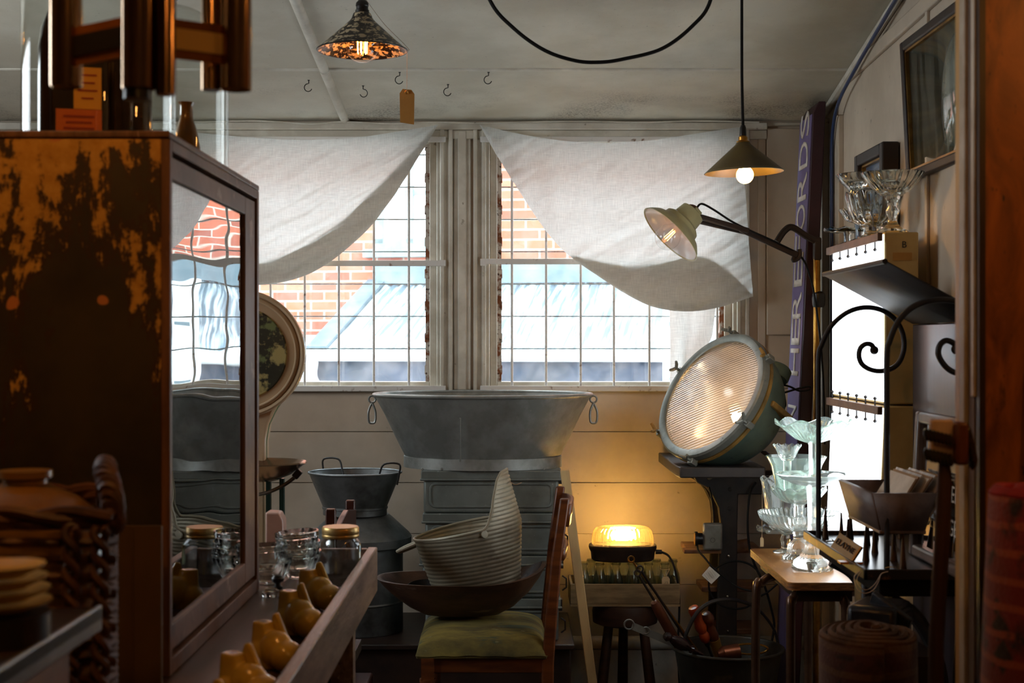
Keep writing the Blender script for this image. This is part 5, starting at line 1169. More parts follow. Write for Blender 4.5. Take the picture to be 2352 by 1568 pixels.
for txt, zz, sz, yc in (('ANVER', 1.125, .050, 3.145), ('EN', 1.125, .050, 2.985), ('INDENT', 1.055, .050, 3.155), ('AGENTS', 1.055, .050, 2.965)):
    tm = text_mb(txt, sz, .0, Matrix.Identity(3), (0,0,0), sx=.92)
    tm.v = [Vector((mx_(zz+v.y)-.0012, yc-v.x, zz+v.y)) for v in tm.v]
    part(tm, 'etched_lettering', m_lett, t, normals=False)
# sockets and boxes under the table on the right wall
m_plast = M('old_white_plastic', (176,168,150), (160,150,132), sc=6, rough=.45)
t = thing('power_socket', 'cream wall power sockets with a plug low behind the narrow table', 'socket', (1.10, 4.25, .62))
part(MB().box(1.07, 1.127, 4.12, 4.20, .52, .68).box(1.075, 1.127, 4.24, 4.34, .60, .70), 'socket_box', m_plast, t, bev=.006)
part(MB().tube([(1.045,4.16,.63),(1.07,4.16,.63)], .022, 14), 'plug', m_plast, t)
part(MB().tube(smooth_path([(1.045,4.16,.62),(1.03,4.16,.55),(1.05,4.17,.4),(1.06,4.2,.2)]), .004, 7), 'flex', m_plast, t)
m_meter = M('hammered_black', (54,54,58), (40,40,44), sc=30, rough=.3, metal=.5, bump=.2, bsc=90)
t = thing('metal_case', 'black hammered metal case with a slotted end under the spike tray', 'case', (.80, 3.0, .60))
R_ = Matrix.Rotation(math.radians(-30), 3, 'Z')
cM = P(2020, 1430, 2.86)
part(MB().obox(cM, (.10,.13,.085), R_), 'case_body', m_meter, t, bev=.012)
part(MB().obox(cM+R_@Vector((-.0515,-.02,.012)), (.004,.05,.014), R_).obox(cM+R_@Vector((-.0515,-.02,-.012)), (.003,.062,.024), R_), 'slot_plate', m_plast, t)
part(MB().bar(P(2000,1378,2.85), P(2088,1445,2.79), .012, .05, .3).obox(P(2055,1408,2.84), (.06,.05,.02), R_), 'hinged_lid', m_meter, t, bev=.003)
t['label'] = 'black hammered metal case with a slotted end and open lid behind the rolled brown rug'
solo(MB().box(.66, .83, 2.76, 2.96, FLOOR, cM.z-.046), 'black_crate', m_darkwood, 'dark wooden crate supporting the black metal case under the tray table', 'crate')
# ================================================================ DISPLAY CABINET (left foreground)
m_dist = None
def distressed():
    m, nt, out = newmat('flaking_paint'); bs = nd(nt, 'ShaderNodeBsdfPrincipled'); nt.links.new(bs.outputs[0], out.inputs[0])
    tc = nd(nt, 'ShaderNodeTexCoord'); sp = nd(nt, 'ShaderNodeSeparateXYZ'); nt.links.new(tc.outputs['Object'], sp.inputs[0])
    mp = nd(nt, 'ShaderNodeMapping'); nt.links.new(tc.outputs['Object'], mp.inputs[0]); mp.inputs['Scale'].default_value = (1.5,1,.34)
    n1 = nz(nt, mp.outputs[0], 9, 7, .68, .4); n2 = nz(nt, tc.outputs['Object'], 34, 5, .7)
    ad = nd(nt, 'ShaderNodeMath', operation='MULTIPLY_ADD'); nt.links.new(n2, ad.inputs[0]); ad.inputs[1].default_value = .32; nt.links.new(n1, ad.inputs[2])
    # flaking is heavier towards the top left of the panel: real wear
    wx = ramp(nt, sp.outputs[0], -.28, .28); wz = ramp(nt, sp.outputs[2], .2, .95)
    w1 = nd(nt, 'ShaderNodeMath', operation='MULTIPLY_ADD'); nt.links.new(wz, w1.inputs[0]); w1.inputs[1].default_value = .20; nt.links.new(ad.outputs[0], w1.inputs[2])
    w2 = nd(nt, 'ShaderNodeMath', operation='MULTIPLY_ADD'); nt.links.new(wx, w2.inputs[0]); w2.inputs[1].default_value = -.10; nt.links.new(w1.outputs[0], w2.inputs[2])
    f = ramp(nt, w2.outputs[0], .74, .775); f2 = ramp(nt, w2.outputs[0], .68, .73)
    dark = mixc(nt, ramp(nt, nz(nt, tc.outputs['Object'], 5, 4), .4, .6), lin((44,38,28)), lin((62,52,34)))
    c1 = mixc(nt, f2, dark, lin((58,36,18))); c2 = mixc(nt, f, c1, mixc(nt, ramp(nt, n2, .35, .65), lin((178,128,40)), lin((206,160,76))))
    chip = ramp(nt, nz(nt, tc.outputs['Object'], 15, 1), .73, .75); c3 = mixc(nt, chip, c2, lin((196,126,74)))
    nt.links.new(c3, bs.inputs['Base Color']); bs.inputs['Roughness'].default_value = .55
    bp = nd(nt, 'ShaderNodeBump'); bp.inputs['Strength'].default_value = .5; bp.inputs['Distance'].default_value = .003; nt.links.new(f, bp.inputs['Height']); bp.invert = True; nt.links.new(bp.outputs[0], bs.inputs['Normal'])
    return m
m_dist = distressed()
m_cabw = M('worn_cabinet_wood', (124,88,66), (92,62,46), sc=6, st=(5,.7,.7), rough=.5, spots=[((150,120,100), 22, .62, .7), ((60,40,30), 9, .62, .74)], bump=.2)
cx0, cx1, cy0, cy1, cz0, cz1 = -1.10, -.529, 2.2, 2.975, .931, 1.776
t = thing('display_cabinet', 'old glazed display cabinet with flaking dark and yellow paint in the left foreground', 'cabinet', (-.80, 2.2, cz0))
part(MB().box(cx0, cx1-.014, cy0, cy0+.018, cz0, cz1-.012), 'side_panel', m_dist, t, bev=.002)
part(MB().box(cx0, cx1-.014, cy1-.018, cy1, cz0, cz1-.012), 'side_panel', m_cabw, t)
part(MB().box(cx0, cx0+.015, cy0+.0182, cy1-.0182, cz0, cz1-.012), 'back_panel', m_darkwood, t)
part(MB().box(cx0, cx1+.0, cy0-.003, cy1+.003, cz1-.0118, cz1), 'cabinet_top', m_cabw, t, bev=.003)
part(MB().box(cx0+.016, cx1-.014, cy0+.0182, cy1-.0182, cz0, cz0+.02), 'cabinet_bottom', m_darkwood, t)
# carcass front frame
mb = MB(); xx0, xx1 = cx1-.0138, cx1
mb.box(xx0, xx1, cy0+.0002, cy0+.016, cz0, cz1-.012).box(xx0, xx1, cy1-.022, cy1, cz0, cz1-.012).box(xx0, xx1, cy0+.0162, cy1-.0222, cz1-.030, cz1-.0122).box(xx0, xx1, cy0+.0162, cy1-.0222, cz0, cz0+.026)
part(mb, 'face_frame', m_cabw, t, bev=.0015)
dy0, dy1, dz0, dz1 = cy0+.018, cy1-.026, cz0+.034, cz1-.036
door = part(MB().box(xx0-.004, xx1-.004, dy0, dy0+.012, dz0, dz1).box(xx0-.004, xx1-.004, dy1-.105, dy1, dz0, dz1).box(xx0-.004, xx1-.004, dy0+.0122, dy1-.1052, dz1-.036, dz1).box(xx0-.004, xx1-.004, dy0+.0122, dy1-.1052, dz0, dz0+.042), 'cabinet_door', m_cabw, t, bev=.002)
m_cabglass = THIN('old_glass', (150,165,165), k=1.35, base=.12, wob=.10)
part(MB().box(xx0+.001, xx0+.004, dy0+.0122, dy1-.105, dz0+.042, dz1-.036), 'door_glass', m_cabglass, t, door)
# cardboard sheet leaning on the cabinet side, low
solo(MB().box(X(272,2.16), X(372,2.16), 2.155, 2.165, .60, Z(1207,2.16)).box(X(306,2.16), X(308,2.16), 2.153, 2.155, .60, Z(1210,2.16)), 'brown_cardboard', M('cardboard', (96,70,40), (84,60,34), sc=5, rough=.8), 'brown board standing between the wicker basket and the cabinet corner', 'board')
# ---------------------------------------------------------------- trough table
m_trough = M('weathered_trough', (140,116,100), (94,74,62), sc=5, st=(5,.6,4), rough=.36, spots=[((60,44,36), 9, .60, .74), ((170,154,140), 26, .64, .72)], bump=.3, bsc=30)
m_plankd = M('dark_plank', (92,68,56), (66,46,38), sc=5, st=(5,.6,1), rough=.35, bump=.15)
t = thing('trough_table', 'long weathered wooden trough table carrying the cabinet, jars and yellow lasts', 'table', (-.7, 2.4, FLOOR))
part(MB().box(-1.35, -.446, 2.10, 3.33, .905, .930), 'plank', m_plankd, t, bev=.004)
part(MB().box(-.456, -.3395, 1.6, 2.09, .885, .9045).box(-.60, -.3395, 2.09, 3.33, .885, .9045), 'trough_floor', m_plankd, t)
part(MB().box(-.339, -.317, 1.6, 3.352, .862, .966), 'lip_board', m_trough, t, bev=.003)
part(MB().box(-1.35, -.3395, 3.331, 3.352, .862, .964), 'end_board', m_trough, t, bev=.003)
for ly_ in (2.2, 3.2):
    for lx in (-1.28, -.38): part(MB().box(lx-.025, lx+.025, ly_-.025, ly_+.025, FLOOR, .885), 'leg', m_trough, t)
# yellow lasts
m_last = M('yellow_last', (206,176,74), (176,142,52), sc=7, rough=.22, coat=.6, spots=[((70,44,16), 40, .70, .74), ((210,180,110), 5, .60, .78)])
lt0 = thing('shoe_last', 'yellow glazed last furthest away in the trough, beside the lidded jar', 'shoe last', (0,0,0), 'yellow lasts in the trough')
# heel cone with flat top + hole, thin fin, rounded toe
def lastf(u, v):
    th = 2*PI*u; z = v
    # sections along z: base footprint long in x, top small
    return None
mb = MB(); secs = []
for k in range(15):
    v = k/14; z = .078*v+.0005
    cxs = -.008-.010*v; rx = .018*(1-v)**1.2+.0165; ry = .010*(1-v)**1.2+.0145
    if v < .12: rx *= .80+.2*(v/.12); ry *= .8+.2*(v/.12)
    ring = []
    for j in range(28):
        th = 2*PI*j/28; c_, s_ = cos(th), sin(th); n_ = 2.0+2.2*v; q = (abs(c_)**n_+abs(s_)**n_)**(-1/n_)
        ring.append((cxs+rx*c_*q, ry*s_*q, z))
    secs.append(ring)
for r_ in secs: mb.v += [Vector(p) for p in r_]
for k in range(14): mb.f += [(k*28+j, k*28+(j+1) % 28, (k+1)*28+(j+1) % 28, (k+1)*28+j) for j in range(28)]
mb.f += [tuple(range(28))[::-1], tuple(14*28+j for j in range(28))]
def toe(c, rx, ry, rz_):
    def fn(u, v):
        th = 2*PI*u; ph = PI*v; return Vector((c[0]+rx*sin(ph)*cos(th), c[1]+ry*sin(ph)*sin(th), c[2]-rz_*cos(ph)))
    return fn
mb.grid(24, 16, toe((.040,.0,.027), .032, .029, .0268), wrap=True).grid(24, 16, toe((.016,.0,.034), .034, .026, .0335), wrap=True).grid(24, 16, toe((-.014,.0,.026), .032, .029, .0255), wrap=True)
o = part(mb, 'last_body', m_last, lt0, raw=True, sharp=80)
rm = o.modifiers.new('remesh', 'REMESH'); rm.mode = 'VOXEL'; rm.voxel_size = .0022; rm.use_smooth_shade = True
sm_ = o.modifiers.new('smooth', 'SMOOTH'); sm_.factor = .5; sm_.iterations = 6
mb = MB(); fin = [(.000,.030),(.034,.040),(.028,.056),(.010,.084),(.003,.094),(-.006,.092),(-.010,.080),(-.012,.050)]
mb.prism([(x+.002, .008, z) for x, z in fin], (0,.009,0)); part(mb, 'fin', m_last, lt0, raw=True, bev=.003)
part(MB().lathe([(.008,.0780),(.0075,.0786),(0,.0785)], (-.018,0,0), Matrix.Diagonal((1,.75,1)), 16), 'thimble_hole', m_dark, lt0, raw=True)
ll = ['yellow glazed last second from the jar in the trough', 'yellow glazed last in the middle of the five in the trough', 'yellow glazed last with a broad pale shoulder, second nearest in the trough', 'yellow glazed last nearest the camera, cut by the picture bottom']
spots_ = [(738,1345),(706,1400),(650,1462),(594,1522),(536,1580)]
dl_ = [2.90, 2.64, 2.37, 2.12, 1.90]
for k in range(5):
    loc = Vector((-.403, dl_[k], .9062)); rz = math.radians((-38, -44, -40, -34, -38)[k])
    if k == 0: lt0.location = loc; lt0.rotation_euler = (0,0,rz)
    else: dup(lt0, loc, rz, ll[k-1], scale=(1,1.02,.97,1.0,.98)[k])
# lidded jar
J = Vector((X(782,3.2), 3.2, .9055))
t = thing('lidded_jar', 'clear glass jar with a gold screw lid at the far end of the trough', 'jar', J)
def sq(n_): 
    def fn(th, r, z):
        c_, s_ = cos(th), sin(th); w = sm(z, .0, .01)*(1-sm(z, .088, .104)); q = (abs(c_)**n_+abs(s_)**n_)**(-1/n_); q = 1+(q-1)*w
        return (r*c_*q, r*s_*q, z)
    return fn
pr = [(.040,0),(.0435,.005),(.0435,.086),(.041,.096),(.038,.103),(.038,.112)]
m_jar = THIN('jar_glass', (242,246,248), k=1.6, base=.05)
Rj = Matrix.Rotation(.5, 3, 'Z')
part(MB().lathe(pr+[(r-.0035, z) for r, z in reversed(pr[1:])]+[(.0001,.006),(.0001,0)], J, Rj, 64, sq(3.2), closed=True), 'jar_body', m_jar, t)
m_goldlid = M('gold_lid', (190,156,96), (172,138,80), sc=10, rough=.35, metal=.7)
part(MB().lathe([(.0395,.104),(.0415,.106),(.0415,.110),(.0405,.112),(.0415,.114),(.0415,.126),(.039,.129),(0,.129)], J, None, 48), 'lid', m_goldlid, t, sharp=50)
lab = part(MB().grid(6, 1, lambda u, v: (J.x+.0445, J.y-.024+.03*u, J.z+.045+.045*v)), 'paper_label', M('jar_label', (206,196,150), rough=.6), t); solid(lab, .0008)
solid(part(MB().grid(4, 1, lambda u, v: (J.x+.0452, J.y-.022+.02*u, J.z+.074+.014*v)), 'label_patch', M('label_blue', (70,140,170), rough=.6), t, lab), .0006)
# nested ribbed glass bowls
def ribbowl(loc, r, h, label, grp, tilt=(0,0), thin=.0035, n=12):
    pr = [(r*.42,0),(r*.52,h*.06),(r*.80,h*.40),(r*.95,h*.74),(r*.97,h*.80),(r*1.0,h*.82),(r,h),(r-thin,h),(r-thin*1.6,h*.82),(r*.95-thin*1.6,h*.74),(r*.80-thin*1.6,h*.42),(r*.48,h*.12),(.0001,h*.10),(.0001,0)]
    t = thing('glass_bowl', label, 'bowl', loc, grp)
    R = Matrix.Rotation(tilt[0], 3, 'X')@Matrix.Rotation(tilt[1], 3, 'Y')
    part(MB().lathe(pr, loc, R, 108, flutes(n, .03, r*.45, r*.955), closed=True), 'bowl', m_glass, t, sharp=40)
    return t
bL = Vector((X(686,3.12), 3.12, .9305)); g3 = 'ribbed glass bowls on the plank'
ribbowl(bL, .049, .062, 'lower ribbed glass bowl of the stack left of the lidded jar', g3)
ribbowl(bL+Vector((0,0,.020)), .0485, .062, 'middle ribbed glass bowl of the stack left of the lidded jar', g3, (.02,-.03))
ribbowl(bL+Vector((0,0,.045)), .048, .058, 'top ribbed glass bowl of the stack left of the lidded jar', g3, (.03,-.08))
bL2 = Vector((X(588,2.93)+.004, 3.06, .9305))
ribbowl(bL2, .050, .058, 'lower ribbed glass bowl beside the corner of the cabinet door', g3)
ribbowl(bL2+Vector((-.003,0,.026)), .046, .056, 'upper ribbed glass bowl beside the corner of the cabinet door', g3, (.0,-.05))
k0 = Vector((X(621,2.9), 2.93, .9305))
solo(MB().lathe([(.010,0),(.011,.004),(.006,.008),(.006,.012),(.013,.016),(.014,.022),(.010,.028),(0,.029)], k0+Vector((.0,.06,0)), None, 12), 'black_stopper', m_dark, 'small black stopper lying on the plank in front of the ribbed bowls', 'stopper')
solo(MB().lathe([(.016,0),(.018,.004),(.017,.012),(.012,.016),(0,.014)], (X(612,2.85), 2.90, .9305), None, 12), 'glass_stopper', m_glass, 'small glass stopper on the plank by the cabinet corner', 'stopper')
# ================================================================ SHOP SCALE
m_cream2 = M('cream_scale', (208,182,150), (194,168,134), sc=4, rough=.28, coat=.4)
m_dial = M('worn_dial', (58,54,34), (46,44,28), sc=6, rough=.6, spots=[((188,172,110), 16, .50, .56), ((120,130,80), 26, .58, .66)])
m_green = M('dark_green', (24,52,44), rough=.3)
m_gedge = THIN('green_glass_edge', (190,225,205), k=1.5, base=.08)
dS = 3.86; kS = dS/F; C = P(556, 812, dS)
t = thing('shop_scale', 'cream shop scale with a big round dial head and steel pan behind the cabinet', 'scale', (C.x, dS, .78))
r = 143*kS
pts = []
for k in range(41):
    a = math.radians(-52+284*k/40); pts.append((C.x+r*cos(a), C.z+r*sin(a)))
xr_ = X(612, dS)
tail = [(C.x-(xr_-C.x), .80), (xr_, .80), (xr_, Z(1010, dS))]
left = [(2*C.x-x, z) for x, z in reversed(tail[1:])]
mid = [(X(618,dS), Z(975,dS)), (X(632,dS), Z(945,dS))]; midl = [(2*C.x-x, z) for x, z in mid]
loop = pts+list(reversed(midl))+[(2*C.x-xr_, Z(1010,dS)), (2*C.x-xr_, .80), (xr_, .80), (xr_, Z(1010,dS))]+mid
part(MB().prism([(x, dS-.012, z) for x, z in loop], (0,.06,0)), 'scale_head', m_cream2, t, bev=.008)
part(MB().prism([(C.x+(x-C.x)*1.016, dS-.004, C.z+(z-C.z)*1.012) for x, z in loop], (0,.010,0)), 'glass_edge', m_gedge, t)
part(MB().tube([C+Vector((r*.90*cos(a*PI/36), -.014, r*.90*sin(a*PI/36))) for a in range(72)], .008, 10, closed=True, flat=.6), 'dial_ring', m_cream2, t)
part(MB().tube([C+Vector((r*.985*cos(a*PI/36), -.014, r*.985*sin(a*PI/36))) for a in range(72)], .007, 8, closed=True), 'bezel', m_cream2, t)
part(MB().lathe([(r*.74,0),(r*.72,-.003),(0,-.003)], C+Vector((0,-.013,0)), rot_to((0,1,0)), 64), 'dial_face', m_dial, t)
part(MB().box(C.x-.13, C.x+.18, 3.70, 3.95, .62, .80), 'base', m_cream2, t, bev=.02)
Cp = P(596, 1062, 3.74); m_pan = M('bronze_pan', (150,126,104), (120,98,78), sc=5, rough=.18, metal=.9)
pr = [(.0001,-.050),(.045,-.047),(.085,-.030),(.115,-.006),(.124,.0),(.122,.003),(.112,-.002),(.084,-.024),(.045,-.040),(.0001,-.043)]
part(MB().lathe(pr, Cp, None, 64, closed=True), 'pan', m_pan, t)
part(MB().bar(P(690,1080,3.72), P(676,1096,3.72), .02, .018), 'pan_clip', m_dark, t, bev=.003)
part(MB().tube(smooth_path([P(688,1086,3.72), P(655,1112,3.73), P(610,1132,3.74), P(560,1140,3.75)]), .005, 8), 'pan_arm', m_chrome, t)
for px in (617, 648): part(MB().box(X(px,3.84)-.006, X(px,3.84)+.006, 3.83, 3.85, .80, Z(1098,3.84)), 'pan_post', m_green, t)
solo(MB().box(-.95, -.42, 3.62, 3.97, .59, .6195).box(-.93,-.89,3.65,3.69,FLOOR,.59).box(-.48,-.44,3.65,3.69,FLOOR,.59).box(-.93,-.89,3.91,3.95,FLOOR,.59).box(-.48,-.44,3.91,3.95,FLOOR,.59), 'side_table', m_darkwood, 'dark side table carrying the cream shop scale', 'table')
pk = P(634, 1180, 3.5)
solo(MB().prism([(X(616,3.5), 3.46, .945), (X(657,3.5), 3.46, .945), (X(655,3.5), 3.46, Z(1196,3.46)), (X(646,3.5), 3.46, Z(1178,3.46)), (X(616,3.5), 3.46, Z(1176,3.46))], (0,.06,0)), 'marble_block', M('pink_marble', (206,172,158), (190,150,138), sc=6, rough=.25, spots=[((70,50,50), 9, .64, .66)]), 'pale pink block with a black mark behind the ribbed bowls', 'block', bev=.004).location.z
solo(MB().box(-.66, -.50, 3.40, 3.57, FLOOR, .9445), 'wooden_pedestal', m_darkwood, 'dark wooden pedestal carrying the pale pink block', 'pedestal')
# ================================================================ ON THE CABINET: CLOCHES AND THEIR CONTENTS
m_cloche = THIN('cloche_glass', (244,246,244), k=1.0, base=-.02)
tz = cz1+.0005
def cloche(label, x, y, r, h, knob=True):
    t = thing('glass_cloche', label, 'cloche', (x, y, tz), 'glass domes on the cabinet')
    pr = [(r*1.06,0),(r*1.06,.006),(r,.012),(r,h-r)]+[(r*cos(a), h-r+r*sin(a)) for a in [PI/2*k/12 for k in range(1, 12)]]
    part(MB().lathe(pr+[(0,h)], (x, y, tz), None, 64), 'dome', m_cloche, t)
    if knob: part(MB().lathe([(.006,h-.001),(.008,h+.008),(.016,h+.018),(.018,h+.028),(.012,h+.038),(0,h+.04)], (x, y, tz), None, 20), 'knob', m_glass, t)
    return t
dA, dB = 2.40, 2.78
cloche('large glass dome over dark bottles and an orange box on the cabinet', X(228,dA), dA, .126, .40)
cloche('smaller glass dome with a round knob nearer the window on the cabinet top', X(408,dB)-.008, dB, .106, Z(12,dB)-tz)
m_amberc = M('dark_tin', (40,26,16), (30,20,14), sc=6, rough=.25)
bx = Vector((X(190,2.40), 2.40, tz))
Rb = Matrix.Rotation(.25, 3, 'Z')
t = thing('printed_tin', 'dark tin with an orange and yellow printed label under the large glass dome', 'tin', bx)
part(MB().obox(bx+Vector((-.012,.03,.08)), (.10,.06,.158), Rb), 'tin_body', m_amberc, t, bev=.006)
m_orlab = M('orange_label', (206,104,30), (196,88,24), sc=9, rough=.5); m_yelab = M('yellow_label', (220,160,50), rough=.5)
part(MB().obox(bx+Rb@Vector((-.006,-.004,.042)), (.074,.003,.044), Rb), 'orange_label', m_orlab, t)
part(MB().obox(bx+Rb@Vector((.008,-.004,.10)), (.045,.002,.07), Rb), 'yellow_label', m_yelab, t)
mb = MB()
for k, w in enumerate((.05,.042,.05)): mb.obox(bx+Rb@Vector((-.006,-.0062,.052-.010*k)), (w,.001,.0035), Rb)
for k, w in enumerate((.03,.024,.032,.02)): mb.obox(bx+Rb@Vector((.008,-.0056,.122-.013*k)), (w,.001,.003), Rb)
part(mb, 'label_print', m_yelab if False else M('label_red', (150,44,14), rough=.5), t)
def bottle(label, name, x, y, r, h, mat):
    t = thing(name, label, 'bottle', (x, y, tz))
    part(MB().lathe([(r*.95,0),(r,.005),(r,h*.55),(r*.85,h*.66),(r*.45,h*.76),(r*.38,h*.95),(r*.45,h*.96),(r*.45,h),(0,h)], (x, y, tz), None, 32), 'bottle_body', mat, t)
m_bl = M('dark_glazed', (46,32,24), (36,26,20), sc=5, rough=.12, coat=.6)
bottle('tall dark glazed bottle at the left under the large glass dome', 'dark_bottle', X(126,2.42), 2.42, .028, .31, m_bl)
bottle('stout dark silvered bottle at the right under the large glass dome', 'silvered_bottle', X(300,2.44), 2.44, .036, .30, M('mercury_glass', (120,104,88), (96,82,68), sc=9, rough=.08, metal=.9))
t = thing('amber_vase', 'small amber glazed vase under the smaller glass dome', 'vase', (X(432,2.74), 2.74, tz))
part(MB().lathe([(.020,0),(.026,.02),(.027,.05),(.020,.085),(.013,.105),(.012,.13),(.016,.137),(0,.137)], (X(428,2.76), 2.76, tz), None, 32), 'vase_body', M('amber_glaze', (150,100,40), (126,80,30), sc=6, rough=.12, coat=.6), t)
# ================================================================ HANGING TUBE CHANDELIER
m_tubech = M('smoked_chrome', (176,142,104), (150,118,84), sc=4, rough=.16, metal=1)
m_band = M('brass_band', (160,96,20), (140,82,16), sc=5, rough=.38, metal=.55)
m_inband = M('cream_band', (226,186,110), rough=.45)
Cc = Vector((X(342,1.66), 1.72, Z(95,1.66))); Rc = .126; hw = .021
t = thing('tube_chandelier', 'hanging chandelier of smoked chrome tubes on a brass ring in front of the cabinet', 'chandelier', Cc)
cols = [P(152, 100, 1.70), P(318, 100, 1.62), P(541, 100, 1.69)]
cols = [Vector((p.x, p.y, Cc.z)) for p in cols]
for k in range(2):
    a, b = cols[k], cols[k+1]
    dv = (b-a).normalized(); sd = Vector((dv.y, -dv.x, 0))
    part(MB().bar(a+dv*.012, b-dv*.012, .003, .046, 0).xf(Matrix.Translation((0,0,0))), 'brass_band', m_band, t)
    if k == 1: part(MB().bar(a+dv*.012+sd*.0025, b-dv*.012+sd*.0025, .003, .024, 0), 'cream_inlay', m_inband, t)
    else: part(MB().bar(a+dv*.012+sd*.0025, b-dv*.012+sd*.0025, .003, .024, 0), 'shaded_inlay', m_dark, t)  # shade inside the left band, put in as a dark strip
m_holder = m_dark
lens_ = [(1.0,.033),(1.0,.033),(1.0,.033),(1,.03),(1,.03)]
bots = [Z(200,1.70), Z(205,1.62), Z(207,1.69), Z(150,1.86), Z(150,1.87)]
for k, p in enumerate(cols):
    q = Vector((p.x, p.y, bots[k])); top_ = Vector((p.x, p.y, Cc.z+.20))
    tb = part(MB().lathe([(.0185,bots[k]),(.019,bots[k]+.002),(.019,top_.z),(.0175,top_.z),(.0175,bots[k]+.002)], (p.x, p.y, 0), None, 40, closed=True), 'chrome_tube', m_tubech, t)
    if k == 1: part(MB().tube([(p.x-.002, p.y-.0, bots[k]+.03), (p.x-.002, p.y, Z(228,1.62))], .0145, 24), 'lamp_socket', m_dark, t, tb)
    if k in (1, 2): part(MB().tube([(p.x+.030*(1 if k == 1 else -1), p.y+.004, bots[k]-.006*(k == 1)), (p.x+.030*(1 if k == 1 else -1), p.y+.004, top_.z)], .0115, 24), 'thin_tube', m_tubech, t, tb)
part(MB().tube([(Cc.x, Cc.y+.04, Cc.z+.18), (Cc.x, Cc.y+.04, ceilz(Cc.y+.04)+.01)], .008, 8), 'hanging_rod', m_tubech, t)
for p in cols: part(MB().bar((p.x, p.y, Cc.z+.19), (Cc.x, Cc.y+.04, Cc.z+.19), .008, .008), 'spoke', m_tubech, t)
# ================================================================ BASKET, JAR, PLATES
m_wick = M('dark_wicker', (96,56,26), (62,34,16), sc=14, rough=.6)
bx1_, by0_ = X(262,1.72), 1.66
Bk = Vector((-.64, 1.86, FLOOR)); W_, Dp = .34, .28
zt_ = Z(1212, 1.72)
t = thing('wicker_basket', 'tall dark square wicker basket with a plaited handle in the left corner', 'basket', Bk)
xl, xr, yn, yf = X(252,1.74)-.33, X(252,1.74), 1.74, 2.02
zb_ = .62
rows = 30; mb = MB()
xf_ = X(252,2.02); cor = [(xl,yn),(xr,yn),(xf_,yf),(xl,yf)]
for k in range(rows):
    z = zb_+(zt_-zb_)*k/(rows-1); pts = []
    for (a, b), (c_, d_) in zip(cor, cor[1:]+cor[:1]):
        L = 14
        for j in range(L):
            u = j/L; x = a+(c_-a)*u; y = b+(d_-b)*u; o_ = .005*(1 if (j+k) % 2 else -1)
            nx, ny = (d_-b), -(c_-a); ln = math.hypot(nx, ny); pts.append((x+nx/ln*o_, y+ny/ln*o_, z))
    mb.tube(pts, .0062, 6, closed=True)
part(mb, 'woven_side', m_wick, t)
mb = MB()
for cxn, cyn in ((xr-.008,yn-.006),(xr-.042,yn-.010)):
    for s_ in (0, 1): mb.tube([(cxn+.008*sin(q*.9+s_*PI), cyn-.006+.004*cos(q*.9+s_*PI), zb_+(zt_-zb_)*q/90) for q in range(91)], .0055, 6)
part(mb, 'plaited_corner', m_wick, t)
mb = MB()
for s_ in (0, 1):
    pts = []
    for (a, b), (c_, d_) in zip(cor, cor[1:]+cor[:1]):
        for j in range(16):
            u = j/16; pts.append((a+(c_-a)*u, b+(d_-b)*u+.006*cos(j*.8+s_*PI), zt_+.012+.006*sin(j*.8+s_*PI)))
    mb.tube(pts, .0075, 6, closed=True)
part(mb, 'plaited_rim', m_wick, t)
mb = MB(); base = [(xr, yn+.02, zt_), (xr-.005, yn+.025, zt_+.035), (xr-.022, yn+.06, zt_+.058), (xr-.04, yn+.12, zt_+.062), (xr-.055, yn+.18, zt_+.045), (xr-.062, yn+.21, zt_)]
sp_ = smooth_path(base, 14)
for s_ in range(3): mb.tube([p+Vector((.010*cos(k*.55+s_*2.1), .0, .010*sin(k*.55+s_*2.1))) for k, p in enumerate(sp_)], .0065, 6)
part(mb, 'plaited_handle', m_wick, t)
solo(MB().box(xl-.0, xf_, yn+.0, yf, FLOOR, zb_-.009), 'dark_plinth', m_darkwood, 'dark box under the wicker basket', 'box')
Jc = Vector((X(58,1.88), 1.88, zb_))
t = thing('stoneware_jar', 'ochre stoneware jar with a short neck sitting in the wicker basket', 'jar', Jc)
zs_ = Z(1078, 1.88)-zb_; rj = .106
part(MB().lathe([(.08,0.0),(.10,.01),(rj,.08),(rj,zs_-.12),(rj*.97,zs_-.080),(rj*.86,zs_-.056),(rj*.62,zs_-.036),(rj*.36,zs_-.024),(rj*.27,zs_-.018),(rj*.27,zs_-.012),(rj*.33,zs_-.010),(rj*.33,zs_-.001),(rj*.20,zs_),(0,zs_-.01)], Jc, None, 56), 'jar_body', M('ochre_stoneware', (150,108,44), (128,90,36), sc=4, rough=.3, coat=.3), t)
# foreground metal-edged stand with plates
pz = 1.14
m_slatem = M('steel_edge', (150,158,166), (120,128,136), sc=6, rough=.3, metal=.6)
dE0 = (EYE-pz)*F/(1388-784); dE1 = (EYE-pz)*F/(1560-784)
e0 = Vector((X(235,dE0), dE0, pz)); e1 = Vector((X(-40,dE1), dE1, pz))
t = thing('metal_stand', 'dark stand with a bright steel edge under the stack of plates', 'stand', (-.62, 1.45, FLOOR))
dv = (e0-e1).normalized(); pd = Vector((-dv.y, dv.x, 0))
e1 = e1-dv*.15
part(MB().prism([e1-Vector((0,0,.004)), e0-Vector((0,0,.004)), e0+pd*.20-Vector((0,0,.004)), e1+pd*.20-Vector((0,0,.004))], (0,0,-.012)), 'stand_top', m_darkwood, t)
part(MB().prism([e1+pd*.0, e0+pd*.0, e0+pd*.006, e1+pd*.006], (0,0,-.030)), 'steel_edge', m_slatem, t, bev=.002)
